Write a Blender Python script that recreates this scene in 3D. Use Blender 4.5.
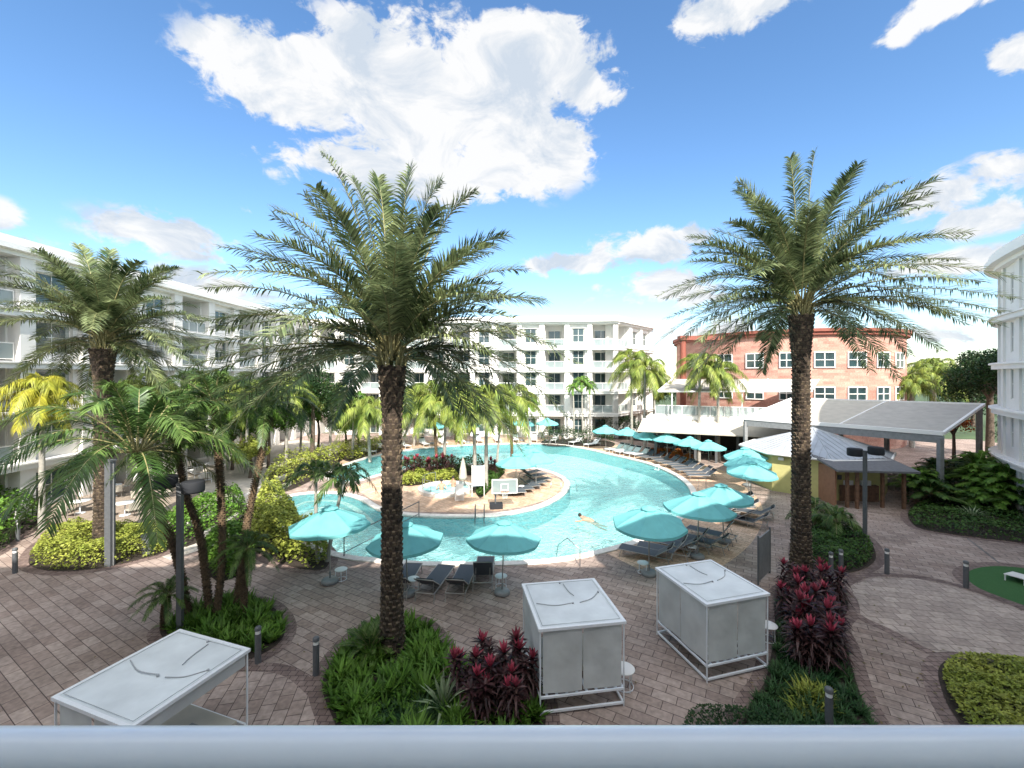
import bpy, bmesh, math, random
import numpy as np
from mathutils import Vector, Matrix
from mathutils.geometry import tessellate_polygon
random.seed(7); rng = np.random.default_rng(7)
for o in list(bpy.data.objects): bpy.data.objects.remove(o)
scene = bpy.context.scene
C = scene.collection
PI = math.pi
F, HZ, CH = 430.0, 375.0, 8.4          # focal length in pixels, horizon row, eye height

# ------------------------------------------------------------------ camera, sky, sun, exposure
cd = bpy.data.cameras.new("camera"); cam = bpy.data.objects.new("camera", cd); C.objects.link(cam)
cam.location = (0, 0, CH); cam.rotation_euler = (PI/2, 0, 0)
cd.sensor_width = 36; cd.lens = 36*F/1024; cd.shift_y = -9/1024
cd.clip_start = 0.05; cd.clip_end = 5000
scene.camera = cam
scene.view_settings.view_transform = 'Standard'; scene.view_settings.look = 'None'
scene.view_settings.gamma = 1; scene.view_settings.use_curve_mapping = False
scene.view_settings.exposure = 1.75
SUN_EL, SUN_AZ = 40.0, 170.0           # azimuth clockwise from +Y (sun behind the camera, a little to the right)
SKY_STR, SUN_STR = 0.080, 2.8
sd = bpy.data.lights.new("sun", 'SUN'); sun = bpy.data.objects.new("sun", sd); C.objects.link(sun)
sd.energy = SUN_STR; sd.angle = math.radians(0.5); sd.color = (1, .95, .87)
a, e = math.radians(SUN_AZ), math.radians(SUN_EL)
sdir = Vector((math.sin(a)*math.cos(e), math.cos(a)*math.cos(e), math.sin(e)))
sun.rotation_euler = sdir.to_track_quat('Z', 'Y').to_euler(); sun.location = (0, -20, 60)

world = bpy.data.worlds.new("World"); scene.world = world; world.use_nodes = True
wt = world.node_tree; wn, wl = wt.nodes, wt.links; wn.clear()
def N(t, **k):
    n = wn.new(t)
    for a_, b_ in k.items(): setattr(n, a_, b_)
    return n
sky = N('ShaderNodeTexSky'); sky.sky_type = 'NISHITA'; sky.sun_disc = False
sky.sun_elevation = e; sky.sun_rotation = a; sky.air_density = 1.0; sky.dust_density = 0.3; sky.ozone_density = 2.0
hs = N('ShaderNodeHueSaturation'); hs.inputs['Saturation'].default_value = 1.16; hs.inputs['Value'].default_value = 1.0
wl.new(sky.outputs[0], hs.inputs['Color'])
bg1 = N('ShaderNodeBackground'); bg1.inputs[1].default_value = SKY_STR; wl.new(hs.outputs[0], bg1.inputs[0])
tc = N('ShaderNodeTexCoord'); D_ = tc.outputs['Generated']
def vm(op, a_, b_):
    n = N('ShaderNodeVectorMath', operation=op)
    for i, s in enumerate((a_, b_)):
        if s is None: continue
        if isinstance(s, (tuple, list)): n.inputs[i].default_value = s
        else: wl.new(s, n.inputs[i])
    return n
def mt(op, a_, b_=None, c_=None):
    n = N('ShaderNodeMath', operation=op)
    for i, s in enumerate((a_, b_, c_)):
        if s is None: continue
        if isinstance(s, (int, float)): n.inputs[i].default_value = s
        else: wl.new(s, n.inputs[i])
    return n.outputs[0]
def noise(scale, detail, rough, vec, dist=0.0):
    n = N('ShaderNodeTexNoise'); n.inputs['Scale'].default_value = scale; n.inputs['Detail'].default_value = detail
    n.inputs['Roughness'].default_value = rough; n.inputs['Distortion'].default_value = dist; wl.new(vec, n.inputs['Vector']); return n
stretch = vm('MULTIPLY', D_, (1, 1, 1.5)).outputs[0]
n1 = noise(5.5, 9, .62, stretch, .25).outputs[0]
n2 = noise(19, 7, .62, stretch, .6).outputs[0]
# cumulus banks: direction (as column, row of the view), half sizes, density
banks = [(300,85,105,58,1),(430,95,150,85,1.15),(520,55,95,45,1),(515,150,80,55,1),(420,165,120,42,.9),(240,68,60,40,.6),
  (345,165,90,34,.8),(590,90,40,30,.7),(735,5,75,36,1),(950,2,60,22,.8),(905,30,30,10,.5),(1015,52,42,30,.8),(900,38,15,9,.35),(178,236,82,24,.62),(250,211,20,10,.3),
  (580,262,55,17,.75),(650,247,75,20,.7),(695,238,40,15,.6),(655,290,75,22,.7),(935,195,75,26,.62),(1000,165,45,20,.6),
  (985,218,75,18,.55),(965,262,80,14,.5),(690,335,90,14,.3),(215,285,90,16,.3),(-10,212,35,16,.6),(25,260,60,20,.3),
  (940,335,80,14,.3),(1150,120,160,60,1),(-200,120,170,60,1)]
acc = None
for (u, v, ru, rv, dn) in banks:
    d = Vector(((u-512)/F, 1, (HZ-v)/F)); L = d.length; d.normalize()
    right = Vector((d.y, -d.x, 0)).normalized(); up = right.cross(d)
    cx = 512; rr = ru/F/(1+((u-512)/F)**2)*1.05*math.sqrt(1); ru_ = rr*math.hypot(d.x, d.y)*1.0; rv_ = rv/F/(L*L)*math.hypot(1, (u-512)/F)
    df = vm('SUBTRACT', D_, tuple(d)).outputs[0]
    px = mt('MULTIPLY', vm('DOT_PRODUCT', df, tuple(right)).outputs['Value'], 1/ru_)
    pz = mt('MULTIPLY', vm('DOT_PRODUCT', df, tuple(up)).outputs['Value'], 1/rv_)
    pd = mt('MULTIPLY', vm('DOT_PRODUCT', df, tuple(d)).outputs['Value'], 4.0)
    s = mt('ADD', mt('ADD', mt('MULTIPLY', px, px), mt('MULTIPLY', pz, pz)), mt('MULTIPLY', pd, pd))
    f = mt('MULTIPLY', mt('SUBTRACT', 1.0, mt('POWER', s, .5)), dn)
    f = mt('MAXIMUM', f, -1.0)
    acc = f if acc is None else mt('MAXIMUM', acc, f)
dens = mt('ADD', mt('MULTIPLY', acc, .95), mt('MULTIPLY', mt('SUBTRACT', n1, .5), 2.1))
dens = mt('ADD', dens, mt('MULTIPLY', mt('SUBTRACT', n2, .5), 1.1))
gate = N('ShaderNodeMapRange', interpolation_type='SMOOTHSTEP'); wl.new(acc, gate.inputs[0]); gate.inputs[1].default_value = -.25; gate.inputs[2].default_value = .12
mr = N('ShaderNodeMapRange', interpolation_type='SMOOTHSTEP'); wl.new(dens, mr.inputs[0])
mr.inputs[1].default_value = .02; mr.inputs[2].default_value = .30; mr.inputs[4].default_value = .97
fac = mt('MULTIPLY', mr.outputs[0], gate.outputs[0])
# broken cloud out of view overhead and sunward, added to whiten the ambient fill
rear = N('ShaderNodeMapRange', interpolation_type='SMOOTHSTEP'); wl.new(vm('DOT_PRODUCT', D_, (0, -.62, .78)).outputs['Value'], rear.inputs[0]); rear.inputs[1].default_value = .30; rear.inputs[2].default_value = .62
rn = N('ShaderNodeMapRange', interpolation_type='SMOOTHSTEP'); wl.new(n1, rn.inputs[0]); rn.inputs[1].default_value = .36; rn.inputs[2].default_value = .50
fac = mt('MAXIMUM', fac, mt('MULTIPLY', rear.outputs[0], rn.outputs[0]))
glow = mt('MULTIPLY_ADD', mt('MAXIMUM', vm('DOT_PRODUCT', D_, tuple(sdir)).outputs['Value'], 0.0), .62, .30)   # clouds brighten toward the sun, which strengthens the added unseen cloud fill
cr = N('ShaderNodeMapRange'); wl.new(noise(6.5, 9, .62, vm('ADD', stretch, (.02, 0, .05)).outputs[0], .6).outputs[0], cr.inputs[0])
cr.inputs[1].default_value = .38; cr.inputs[2].default_value = .54
cm = N('ShaderNodeMix', data_type='RGBA'); wl.new(cr.outputs[0], cm.inputs[0]); cm.inputs[6].default_value = (.66, .74, .84, 1); cm.inputs[7].default_value = (1, 1, 1, 1)
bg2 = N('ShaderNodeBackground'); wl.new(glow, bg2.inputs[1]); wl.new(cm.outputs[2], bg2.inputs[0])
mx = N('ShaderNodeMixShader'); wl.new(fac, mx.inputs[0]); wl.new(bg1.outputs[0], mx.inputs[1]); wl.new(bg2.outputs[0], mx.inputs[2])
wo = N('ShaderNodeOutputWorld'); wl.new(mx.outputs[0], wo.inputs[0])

# ------------------------------------------------------------------ helpers
def G(u, v, z=0.0):
    "world point on the level z that stands in direction (column, row)"
    Dp = F*(CH-z)/(v-HZ); return Vector(((u-512)/F*Dp, Dp, z))
def AT(u, v, Dp): return Vector(((u-512)/F*Dp, Dp, CH+(HZ-v)/F*Dp))
def mat(name, col, rough=.6, metal=0, var=0.0, scale=4.0, col2=None, bump=0.0, bscale=30, transl=0.0, spec=.5, island=0.0, detail=5):
    m = bpy.data.materials.new(name); m.use_nodes = True; t = m.node_tree; n, l = t.nodes, t.links
    b = n['Principled BSDF']; b.inputs['Roughness'].default_value = rough; b.inputs['Metallic'].default_value = metal
    b.inputs['Specular IOR Level'].default_value = spec*(.55 if transl else 1)
    c4 = (*col, 1); out = None
    if var or col2:
        tc = n.new('ShaderNodeTexCoord'); nz = n.new('ShaderNodeTexNoise'); l.new(tc.outputs['Object'], nz.inputs['Vector'])
        nz.inputs['Scale'].default_value = scale; nz.inputs['Detail'].default_value = detail
        r = n.new('ShaderNodeMapRange'); l.new(nz.outputs[0], r.inputs[0]); r.inputs[1].default_value = .33; r.inputs[2].default_value = .67
        mxn = n.new('ShaderNodeMix'); mxn.data_type = 'RGBA'; l.new(r.outputs[0], mxn.inputs[0])
        mxn.inputs[6].default_value = c4 if col2 else (*[c*(1-var) for c in col], 1)
        mxn.inputs[7].default_value = (*col2, 1) if col2 else (*[min(1, c*(1+var)) for c in col], 1)
        out = mxn.outputs[2]
    if island:
        g = n.new('ShaderNodeNewGeometry'); r = n.new('ShaderNodeMapRange'); l.new(g.outputs['Random Per Island'], r.inputs[0])
        r.inputs[3].default_value = 1-island; r.inputs[4].default_value = 1+island
        h = n.new('ShaderNodeHueSaturation'); l.new(r.outputs[0], h.inputs['Value'])
        if out: l.new(out, h.inputs['Color'])
        else: h.inputs['Color'].default_value = c4
        out = h.outputs[0]
    if out: l.new(out, b.inputs['Base Color'])
    else: b.inputs['Base Color'].default_value = c4
    if bump:
        tc = n.new('ShaderNodeTexCoord'); nz = n.new('ShaderNodeTexNoise'); l.new(tc.outputs['Object'], nz.inputs['Vector'])
        nz.inputs['Scale'].default_value = bscale; bp = n.new('ShaderNodeBump'); bp.inputs['Strength'].default_value = bump
        bp.inputs['Distance'].default_value = .05; l.new(nz.outputs[0], bp.inputs['Height']); l.new(bp.outputs[0], b.inputs['Normal'])
    if transl:
        tr = n.new('ShaderNodeBsdfTranslucent'); ms = n.new('ShaderNodeMixShader'); ms.inputs[0].default_value = transl
        if out: l.new(out, tr.inputs[0])
        else: tr.inputs[0].default_value = c4
        l.new(b.outputs[0], ms.inputs[1]); l.new(tr.outputs[0], ms.inputs[2]); l.new(ms.outputs[0], n['Material Output'].inputs[0])
    return m
class MB:
    def __init__(s): s.v = []; s.f = []; s.m = []; s.sm = []
    def add(s, vs, fs, mi=0, smooth=False):
        k = len(s.v); s.v += [tuple(p) for p in vs]; s.f += [tuple(i+k for i in q) for q in fs]; s.m += [mi]*len(fs); s.sm += [smooth]*len(fs)
    def box(s, lo, hi, M=None, mi=0):
        x0, y0, z0 = lo; x1, y1, z1 = hi
        vs = [(x0,y0,z0),(x1,y0,z0),(x1,y1,z0),(x0,y1,z0),(x0,y0,z1),(x1,y0,z1),(x1,y1,z1),(x0,y1,z1)]
        if M is not None: vs = [M @ Vector(p) for p in vs]
        s.add(vs, [(0,3,2,1),(4,5,6,7),(0,1,5,4),(1,2,6,5),(2,3,7,6),(3,0,4,7)], mi)
    def tube(s, pts, r, n=8, mi=0, cap=True, smooth=True):
        pts = [Vector(p) for p in pts]; rs = r if isinstance(r, (list, tuple)) else [r]*len(pts); rings = []
        for i, p in enumerate(pts):
            t = (pts[min(i+1, len(pts)-1)]-pts[max(i-1, 0)]).normalized()
            a_ = Vector((0,0,1)) if abs(t.z) < .95 else Vector((1,0,0)); sx = t.cross(a_).normalized(); sy = sx.cross(t)
            rings.append([p+(sx*math.cos(2*PI*k/n)+sy*math.sin(2*PI*k/n))*rs[i] for k in range(n)])
        vs = [q for g in rings for q in g]; fs = []
        for i in range(len(pts)-1):
            for k in range(n): fs.append((i*n+k, (i+1)*n+k, (i+1)*n+(k+1) % n, i*n+(k+1) % n))
        s.add(vs, fs, mi, smooth)
        if cap: s.add(rings[0], [tuple(range(n))], mi); s.add(rings[-1], [tuple(range(n))[::-1]], mi)
    def lathe(s, prof, c=(0,0,0), n=16, mi=0, smooth=True):
        vs = []; fs = []
        for r, z in prof:
            for k in range(n): vs.append((c[0]+r*math.cos(2*PI*k/n), c[1]+r*math.sin(2*PI*k/n), c[2]+z))
        for i in range(len(prof)-1):
            for k in range(n): fs.append((i*n+k, i*n+(k+1) % n, (i+1)*n+(k+1) % n, (i+1)*n+k))
        s.add(vs, fs, mi, smooth)
    def build(s, name, m, parent=None, off=None):
        me = bpy.data.meshes.new(name); vs = s.v
        if off is not None: vs = [(p[0]-off[0], p[1]-off[1], p[2]-off[2]) for p in vs]
        me.from_pydata(vs, [], s.f)
        for q in (m if isinstance(m, (list, tuple)) else [m]): me.materials.append(q)
        me.polygons.foreach_set('material_index', s.m); me.polygons.foreach_set('use_smooth', s.sm); me.update()
        o = bpy.data.objects.new(name, me); C.objects.link(o)
        if parent: o.parent = parent
        return o
def tag(o, label=None, cat=None, group=None, kind=None):
    if label: o['label'] = label
    if cat: o['category'] = cat
    if group: o['group'] = group
    if kind: o['kind'] = kind
    return o
def empty(name, loc=(0,0,0), rz=0, label=None, cat=None, group=None):
    o = bpy.data.objects.new(name, None); C.objects.link(o); o.location = loc; o.rotation_euler = (0,0,rz); o.empty_display_size = .2
    return tag(o, label, cat, group)
def copy_tree(o, loc=None, rz=None, label=None, group=None, parent=None, scale=None):
    c = o.copy(); C.objects.link(c)
    if parent: c.parent = parent
    for ch in list(KIDS(o)): copy_tree(ch, parent=c)
    if loc is not None: c.location = loc
    if rz is not None: c.rotation_euler[2] = rz
    if label: c['label'] = label
    if group: c['group'] = group
    if scale: c.scale = (scale,)*3
    return c
def KIDS(o): return [c for c in bpy.data.objects if c.parent == o]
def smooth_loop(pts, k=6):
    n = len(pts); out = []
    for i in range(n):
        p0, p1, p2, p3 = [Vector(pts[(i+j) % n][:2]) for j in (-1, 0, 1, 2)]
        for s in range(k):
            t = s/k; out.append(.5*((2*p1)+(p2-p0)*t+(2*p0-5*p1+4*p2-p3)*t*t+(3*p1-p0-3*p2+p3)*t**3))
    return out
def smooth_path(pts, k=6):
    out = []; n = len(pts); q = [Vector(p) for p in pts]; q = [q[0]*2-q[1]]+q+[q[-1]*2-q[-2]]
    for i in range(1, n):
        p0, p1, p2, p3 = q[i-1:i+3]
        for s in range(k):
            t = s/k; out.append(.5*((2*p1)+(p2-p0)*t+(2*p0-5*p1+4*p2-p3)*t*t+(3*p1-p0-3*p2+p3)*t**3))
    return out+[q[-2]]
def area(l): return sum(l[i].x*l[(i+1) % len(l)].y-l[(i+1) % len(l)].x*l[i].y for i in range(len(l)))/2
def ccw(l): return l if area(l) > 0 else l[::-1]
def offset(l, d):
    n = len(l); out = []
    for i in range(n):
        t = (l[(i+1) % n]-l[i-1]).normalized(); out.append(l[i]+Vector((t.y, -t.x))*d)
    return out
def sheet(name, outer, z, m, holes=(), parent=None, kind='structure'):
    loops = [[Vector((p.x, p.y, 0)) for p in L] for L in [outer]+list(holes)]
    tris = tessellate_polygon(loops); fl = [q for L in loops for q in L]; fs = []
    for t in tris:
        a_, b_, c_ = [fl[i] for i in t]; nrm = (b_-a_).cross(c_-a_).z
        if abs(nrm) > 1e-9: fs.append(t if nrm > 0 else t[::-1])
    mb = MB(); mb.add([(p.x, p.y, z) for p in fl], fs); o = mb.build(name, m, parent)
    if kind: o['kind'] = kind
    return o
def ring_strip(mb, a_, b_, za, zb, closed=True, mi=0):
    n = len(a_); vs = [(p.x, p.y, za) for p in a_]+[(p.x, p.y, zb) for p in b_]
    mb.add(vs, [(i, (i+1) % n, n+(i+1) % n, n+i) for i in range(n if closed else n-1)], mi)
def band(name, pts, w, z, m):
    p = smooth_path([Vector((q.x, q.y)) for q in pts], 8); L = []; R = []
    for i in range(len(p)):
        t = (p[min(i+1, len(p)-1)]-p[max(i-1, 0)]).normalized(); nn = Vector((-t.y, t.x))*w/2; L.append(p[i]+nn); R.append(p[i]-nn)
    mb = MB(); ring_strip(mb, R, L, z, z, False); return tag(mb.build(name, m), kind='structure')

# ------------------------------------------------------------------ materials
def paver_mat(name, c1, c2, ang, mortar, bw=.62, rh=.33, rough=.75):
    m = bpy.data.materials.new(name); m.use_nodes = True; t = m.node_tree; n, l = t.nodes, t.links; b = n['Principled BSDF']
    tc = n.new('ShaderNodeTexCoord'); mp = n.new('ShaderNodeMapping'); mp.inputs['Rotation'].default_value = (0, 0, math.radians(ang))
    l.new(tc.outputs['Object'], mp.inputs[0]); br = n.new('ShaderNodeTexBrick'); l.new(mp.outputs[0], br.inputs[0])
    br.inputs['Color1'].default_value = (0,0,0,1); br.inputs['Color2'].default_value = (1,1,1,1); br.inputs['Mortar'].default_value = (.5,.5,.5,1)
    br.inputs['Scale'].default_value = 1; br.inputs['Mortar Size'].default_value = .011; br.inputs['Mortar Smooth'].default_value = .3
    br.inputs['Brick Width'].default_value = bw; br.inputs['Row Height'].default_value = rh; br.offset = .5
    mx = n.new('ShaderNodeMix'); mx.data_type = 'RGBA'; l.new(br.outputs[0], mx.inputs[0])
    mx.inputs[6].default_value = (*c1, 1); mx.inputs[7].default_value = (*c2, 1)
    nz = n.new('ShaderNodeTexNoise'); l.new(mp.outputs[0], nz.inputs[0]); nz.inputs['Scale'].default_value = 7; nz.inputs['Detail'].default_value = 8
    nz2 = n.new('ShaderNodeTexNoise'); l.new(mp.outputs[0], nz2.inputs[0]); nz2.inputs['Scale'].default_value = .45; nz2.inputs['Detail'].default_value = 8
    ad = n.new('ShaderNodeMath'); ad.operation = 'ADD'; l.new(nz.outputs[0], ad.inputs[0]); l.new(nz2.outputs[0], ad.inputs[1])
    r = n.new('ShaderNodeMapRange'); l.new(ad.outputs[0], r.inputs[0]); r.inputs[1].default_value = .7; r.inputs[2].default_value = 1.3; r.inputs[3].default_value = .66; r.inputs[4].default_value = 1.30
    h = n.new('ShaderNodeHueSaturation'); l.new(mx.outputs[2], h.inputs['Color']); l.new(r.outputs[0], h.inputs['Value'])
    mm = n.new('ShaderNodeMix'); mm.data_type = 'RGBA'; l.new(br.outputs['Fac'], mm.inputs[0]); l.new(h.outputs[0], mm.inputs[6]); mm.inputs[7].default_value = (*mortar, 1)
    l.new(mm.outputs[2], b.inputs['Base Color']); b.inputs['Roughness'].default_value = rough; b.inputs['Specular IOR Level'].default_value = .3
    bp = n.new('ShaderNodeBump'); bp.inputs['Strength'].default_value = .4; bp.inputs['Distance'].default_value = .01; bp.invert = True
    l.new(br.outputs['Fac'], bp.inputs['Height']); l.new(bp.outputs[0], b.inputs['Normal'])
    return m
M = {}
M['paver'] = paver_mat('reddish_paver', (.275,.205,.172), (.40,.315,.268), 30, (.08,.055,.05))
M['paver_light'] = paver_mat('beige_paver', (.35,.28,.24), (.47,.385,.33), 12, (.13,.10,.09), .5, .42)
M['paver_patch'] = paver_mat('fan_paver', (.30,.225,.19), (.42,.33,.285), 78, (.08,.055,.05), .5, .36)
M['paver_tan'] = paver_mat('tan_paver', (.50,.33,.22), (.66,.47,.33), 45, (.3,.2,.14), .4, .3)
M['band'] = paver_mat('dark_border_paver', (.165,.115,.10), (.245,.18,.155), 0, (.06,.04,.04), .22, .2)
M['coping'] = mat('coping', (.66,.62,.56), .7, var=.12, scale=6)
M['concrete'] = mat('concrete', (.50,.45,.38), .8, var=.15, scale=2)
M['soil'] = mat('soil', (.035,.025,.018), .95, var=.4, scale=12)
M['lawn'] = mat('ground', (.05,.08,.03), .95, var=.3, scale=.3)
M['turf'] = mat('turf', (.035,.115,.03), .95, var=.2, scale=40)
M['pool'] = mat('pool_plaster', (.58,.90,.88), .8, col2=(.86,.98,.96), scale=.22)
M['pool_wall'] = mat('pool_tile', (.12,.36,.42), .4, var=.3, scale=14)
M['white'] = mat('white_stucco', (.76,.735,.69), .8, var=.03, scale=1.5)
M['trim'] = mat('white_trim', (.80,.78,.745), .6)
M['wmetal'] = mat('white_metal', (.78,.79,.80), .35, var=.03, scale=20)
M['rail'] = mat('rail_paint', (.87,.88,.89), .22, var=.015, scale=8, spec=.6)
M['grey'] = mat('grey_metal', (.10,.105,.11), .5, var=.1, scale=10)
M['midgrey'] = mat('mid_grey_metal', (.22,.225,.225), .5, var=.12, scale=5)
M['steel'] = mat('brushed_steel', (.45,.46,.48), .3, metal=.9)
M['black'] = mat('black_fabric', (.018,.02,.025), .8)
M['sling'] = mat('grey_sling', (.075,.085,.10), .75, var=.1, scale=30)
M['alu'] = mat('champagne_frame', (.36,.33,.30), .4, metal=.4)
M['wood'] = mat('brown_wood', (.16,.085,.05), .65, var=.3, scale=5)
M['teal'] = mat('teal_fabric', (.19,.55,.555), .85, var=.06, scale=3, transl=.2)
M['cream'] = mat('cream_fabric', (.46,.42,.35), .85, var=.08, scale=2)
M['fabric'] = mat('white_mesh_fabric', (.58,.585,.565), .8, var=.10, scale=1.6, transl=.12, bump=.5, bscale=2.2)
M['roofvinyl'] = mat('white_vinyl', (.66,.69,.695), .55, var=.13, scale=1.1, bump=.35, bscale=2.0)
M['seam'] = mat('grey_seam', (.36,.37,.38), .7)
M['curtain'] = mat('window_curtain', (.42,.42,.38), .9, var=.2, scale=8)
M['yellow'] = mat('yellow_stucco', (.52,.48,.20), .85, var=.06, scale=3)
M['zinc'] = mat('zinc_roof', (.42,.44,.46), .45, metal=.3, var=.08, scale=2)
M['shingle'] = mat('dark_shingle', (.13,.13,.135), .8, var=.15, scale=5)
M['redtrim'] = mat('red_trim', (.24,.07,.045), .7, var=.1, scale=3)
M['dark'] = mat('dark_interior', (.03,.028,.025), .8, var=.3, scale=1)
M['skin'] = mat('skin', (.45,.25,.17), .6)
M['hair'] = mat('hair', (.02,.015,.012), .7)
M['swim'] = mat('swim_trunks', (.03,.04,.08), .8)
M['towel'] = mat('white_towel', (.8,.8,.78), .9)
M['blue'] = mat('blue_panel', (.12,.25,.40), .5)
M['orange'] = mat('orange', (.6,.16,.03), .6)
def glass_mat(name, col, rough=.06):
    m = mat(name, col, rough, var=.3, scale=.8, spec=.9); return m
M['glass'] = glass_mat('window_glass', (.03,.055,.06))
def railglass():
    m = bpy.data.materials.new('rail_glass'); m.use_nodes = True; t = m.node_tree; n, l = t.nodes, t.links
    b = n['Principled BSDF']; b.inputs['Base Color'].default_value = (.36,.41,.41,1); b.inputs['Roughness'].default_value = .15
    tr = n.new('ShaderNodeBsdfTransparent'); tr.inputs[0].default_value = (.86,.92,.91,1); ms = n.new('ShaderNodeMixShader'); ms.inputs[0].default_value = .5
    l.new(tr.outputs[0], ms.inputs[1]); l.new(b.outputs[0], ms.inputs[2]); l.new(ms.outputs[0], n['Material Output'].inputs[0]); return m
M['railglass'] = railglass()
def water_mat():
    m = bpy.data.materials.new('pool_water'); m.use_nodes = True; t = m.node_tree; n, l = t.nodes, t.links; n.remove(n['Principled BSDF'])
    tc = n.new('ShaderNodeTexCoord')
    def nz(s, d, dist=0):
        q = n.new('ShaderNodeTexNoise'); l.new(tc.outputs['Object'], q.inputs[0]); q.inputs['Scale'].default_value = s; q.inputs['Detail'].default_value = d; q.inputs['Distortion'].default_value = dist; return q.outputs[0]
    a_ = nz(1.2, 4, 1.2); b_ = nz(4.2, 3, 1.0)
    ad = n.new('ShaderNodeMath'); ad.operation = 'MULTIPLY_ADD'; l.new(b_, ad.inputs[0]); ad.inputs[1].default_value = .6; l.new(a_, ad.inputs[2])
    bp = n.new('ShaderNodeBump'); bp.inputs['Strength'].default_value = .8; bp.inputs['Distance'].default_value = .42; l.new(ad.outputs[0], bp.inputs['Height'])
    fr = n.new('ShaderNodeFresnel'); fr.inputs[0].default_value = 1.33; l.new(bp.outputs[0], fr.inputs['Normal'])
    lw = n.new('ShaderNodeLayerWeight'); lw.inputs[0].default_value = .5; l.new(bp.outputs[0], lw.inputs['Normal'])
    r = n.new('ShaderNodeMapRange'); l.new(lw.outputs['Facing'], r.inputs[0]); r.inputs[1].default_value = .35; r.inputs[2].default_value = .95; r.inputs[3].default_value = .0; r.inputs[4].default_value = .8
    tr = n.new('ShaderNodeBsdfTransparent'); tr.inputs[0].default_value = (.80,1,.985,1)
    df = n.new('ShaderNodeBsdfDiffuse'); df.inputs[0].default_value = (.30,.74,.70,1); l.new(bp.outputs[0], df.inputs['Normal'])
    gl = n.new('ShaderNodeBsdfGlossy'); gl.inputs['Roughness'].default_value = .08; l.new(bp.outputs[0], gl.inputs['Normal'])
    m1 = n.new('ShaderNodeMixShader'); l.new(r.outputs[0], m1.inputs[0]); l.new(tr.outputs[0], m1.inputs[1]); l.new(df.outputs[0], m1.inputs[2])
    m2 = n.new('ShaderNodeMixShader'); l.new(fr.outputs[0], m2.inputs[0]); l.new(m1.outputs[0], m2.inputs[1]); l.new(gl.outputs[0], m2.inputs[2])
    l.new(m2.outputs[0], n['Material Output'].inputs[0]); return m
M['water'] = water_mat()
def brick_mat():
    m = paver_mat('red_block', (.42,.20,.155), (.55,.32,.25), 0, (.40,.26,.21), 1.1, .32, .9)
    t = m.node_tree; mp = next(q for q in t.nodes if q.type == 'MAPPING'); tc = next(q for q in t.nodes if q.type == 'TEX_COORD')
    uv = t.nodes.new('ShaderNodeUVMap'); t.links.new(uv.outputs[0], mp.inputs[0]); return m
M['brick'] = brick_mat()
def leaf(name, c, c2=None, isl=.35, rough=.45, tr=.22, scale=1.3): return mat(name, c, rough, col2=c2, scale=scale, transl=tr, island=isl, var=0 if c2 else .25, spec=.4)
M['date'] = leaf('date_frond', (.05,.085,.035), (.30,.34,.16), .65, .32, .26)
M['datedry'] = leaf('dry_frond', (.30,.22,.08), (.38,.30,.13))
M['rachis'] = mat('rachis', (.30,.27,.12), .5)
M['darkpalm'] = leaf('dark_frond', (.04,.09,.025), (.15,.23,.06), .45, .35, .3)
M['queen'] = leaf('queen_frond', (.08,.14,.025), (.27,.31,.06), .5)
M['yellowpalm'] = leaf('yellow_frond', (.42,.38,.04), (.30,.34,.05), .3)
M['green'] = leaf('bright_leaf', (.07,.16,.02), (.13,.24,.035), .4)
M['midgreen'] = leaf('mid_leaf', (.035,.09,.018), (.08,.15,.03), .4)
M['darkgreen'] = leaf('dark_leaf', (.015,.04,.012), (.035,.075,.02), .4)
M['yelgreen'] = leaf('yellow_green_leaf', (.20,.25,.04), (.34,.36,.07), .4)
M['mondo'] = leaf('mondo_leaf', (.02,.065,.02), (.06,.12,.04), .4)
M['blade'] = leaf('striped_blade', (.20,.28,.14), (.34,.38,.24), .3)
M['maroon'] = leaf('maroon_leaf', (.05,.018,.022), (.11,.065,.055), .6, .32)
M['pink'] = leaf('pink_leaf', (.28,.032,.06), (.44,.10,.13), .45, .4)
M['croton'] = leaf('croton_leaf', (.40,.13,.02), (.30,.06,.02), .4)
M['trunk'] = mat('palm_trunk', (.05,.034,.024), .95, var=.45, scale=9, bump=.8, bscale=14)
M['stub'] = mat('cut_frond_base', (.13,.095,.06), .9, col2=(.03,.022,.015), scale=6, island=.7)
M['ptrunk'] = mat('pale_palm_trunk', (.33,.31,.27), .85, var=.25, scale=5)
M['btrunk'] = mat('brown_palm_trunk', (.12,.08,.045), .95, var=.45, scale=8, bump=.8)
M['bark'] = mat('bark', (.10,.075,.055), .95, var=.35, scale=8)

# ------------------------------------------------------------------ ground and pool
pool_px = [(330,474),(345,466),(372,457),(410,450),(455,446),(500,444),(545,444),(575,447),(610,454.5),(645,463),(672,474),(688,487),
  (690,502),(672,521),(640,538),(600,550),(562,557.5),(525,561),(470,562.5),(420,562),(380,559),(344,554.5),(312,543),(288,525),(279,510),(284,499),(305,494),(335,493.5),
  (358,499),(376,509),(402,515),(440,517),(478,517),(510,514),(535,509),(553,502),(566,493),(570,484),(562,476),(545,470),(515,466),(470,464),(420,467),(385,473),(355,481),(336,481)]
pool = ccw(smooth_loop([G(*p) for p in pool_px], 5))
cop_in, cop_out = pool, offset(pool, .42)
big = [Vector((math.cos(a_)*900, math.sin(a_)*900)) for a_ in np.linspace(0, 2*PI, 48, endpoint=False)]
sheet('ground', big, -.02, M['lawn'], [cop_out])
deck = [Vector(p) for p in ((-36,-8),(36,-8),(60,20),(60,56),(24,62),(-30,62))]
sheet('paving', deck, 0.0, M['paver'], [cop_out])
sheet('pool_floor', offset(pool, .02), -1.15, M['pool'])
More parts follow.
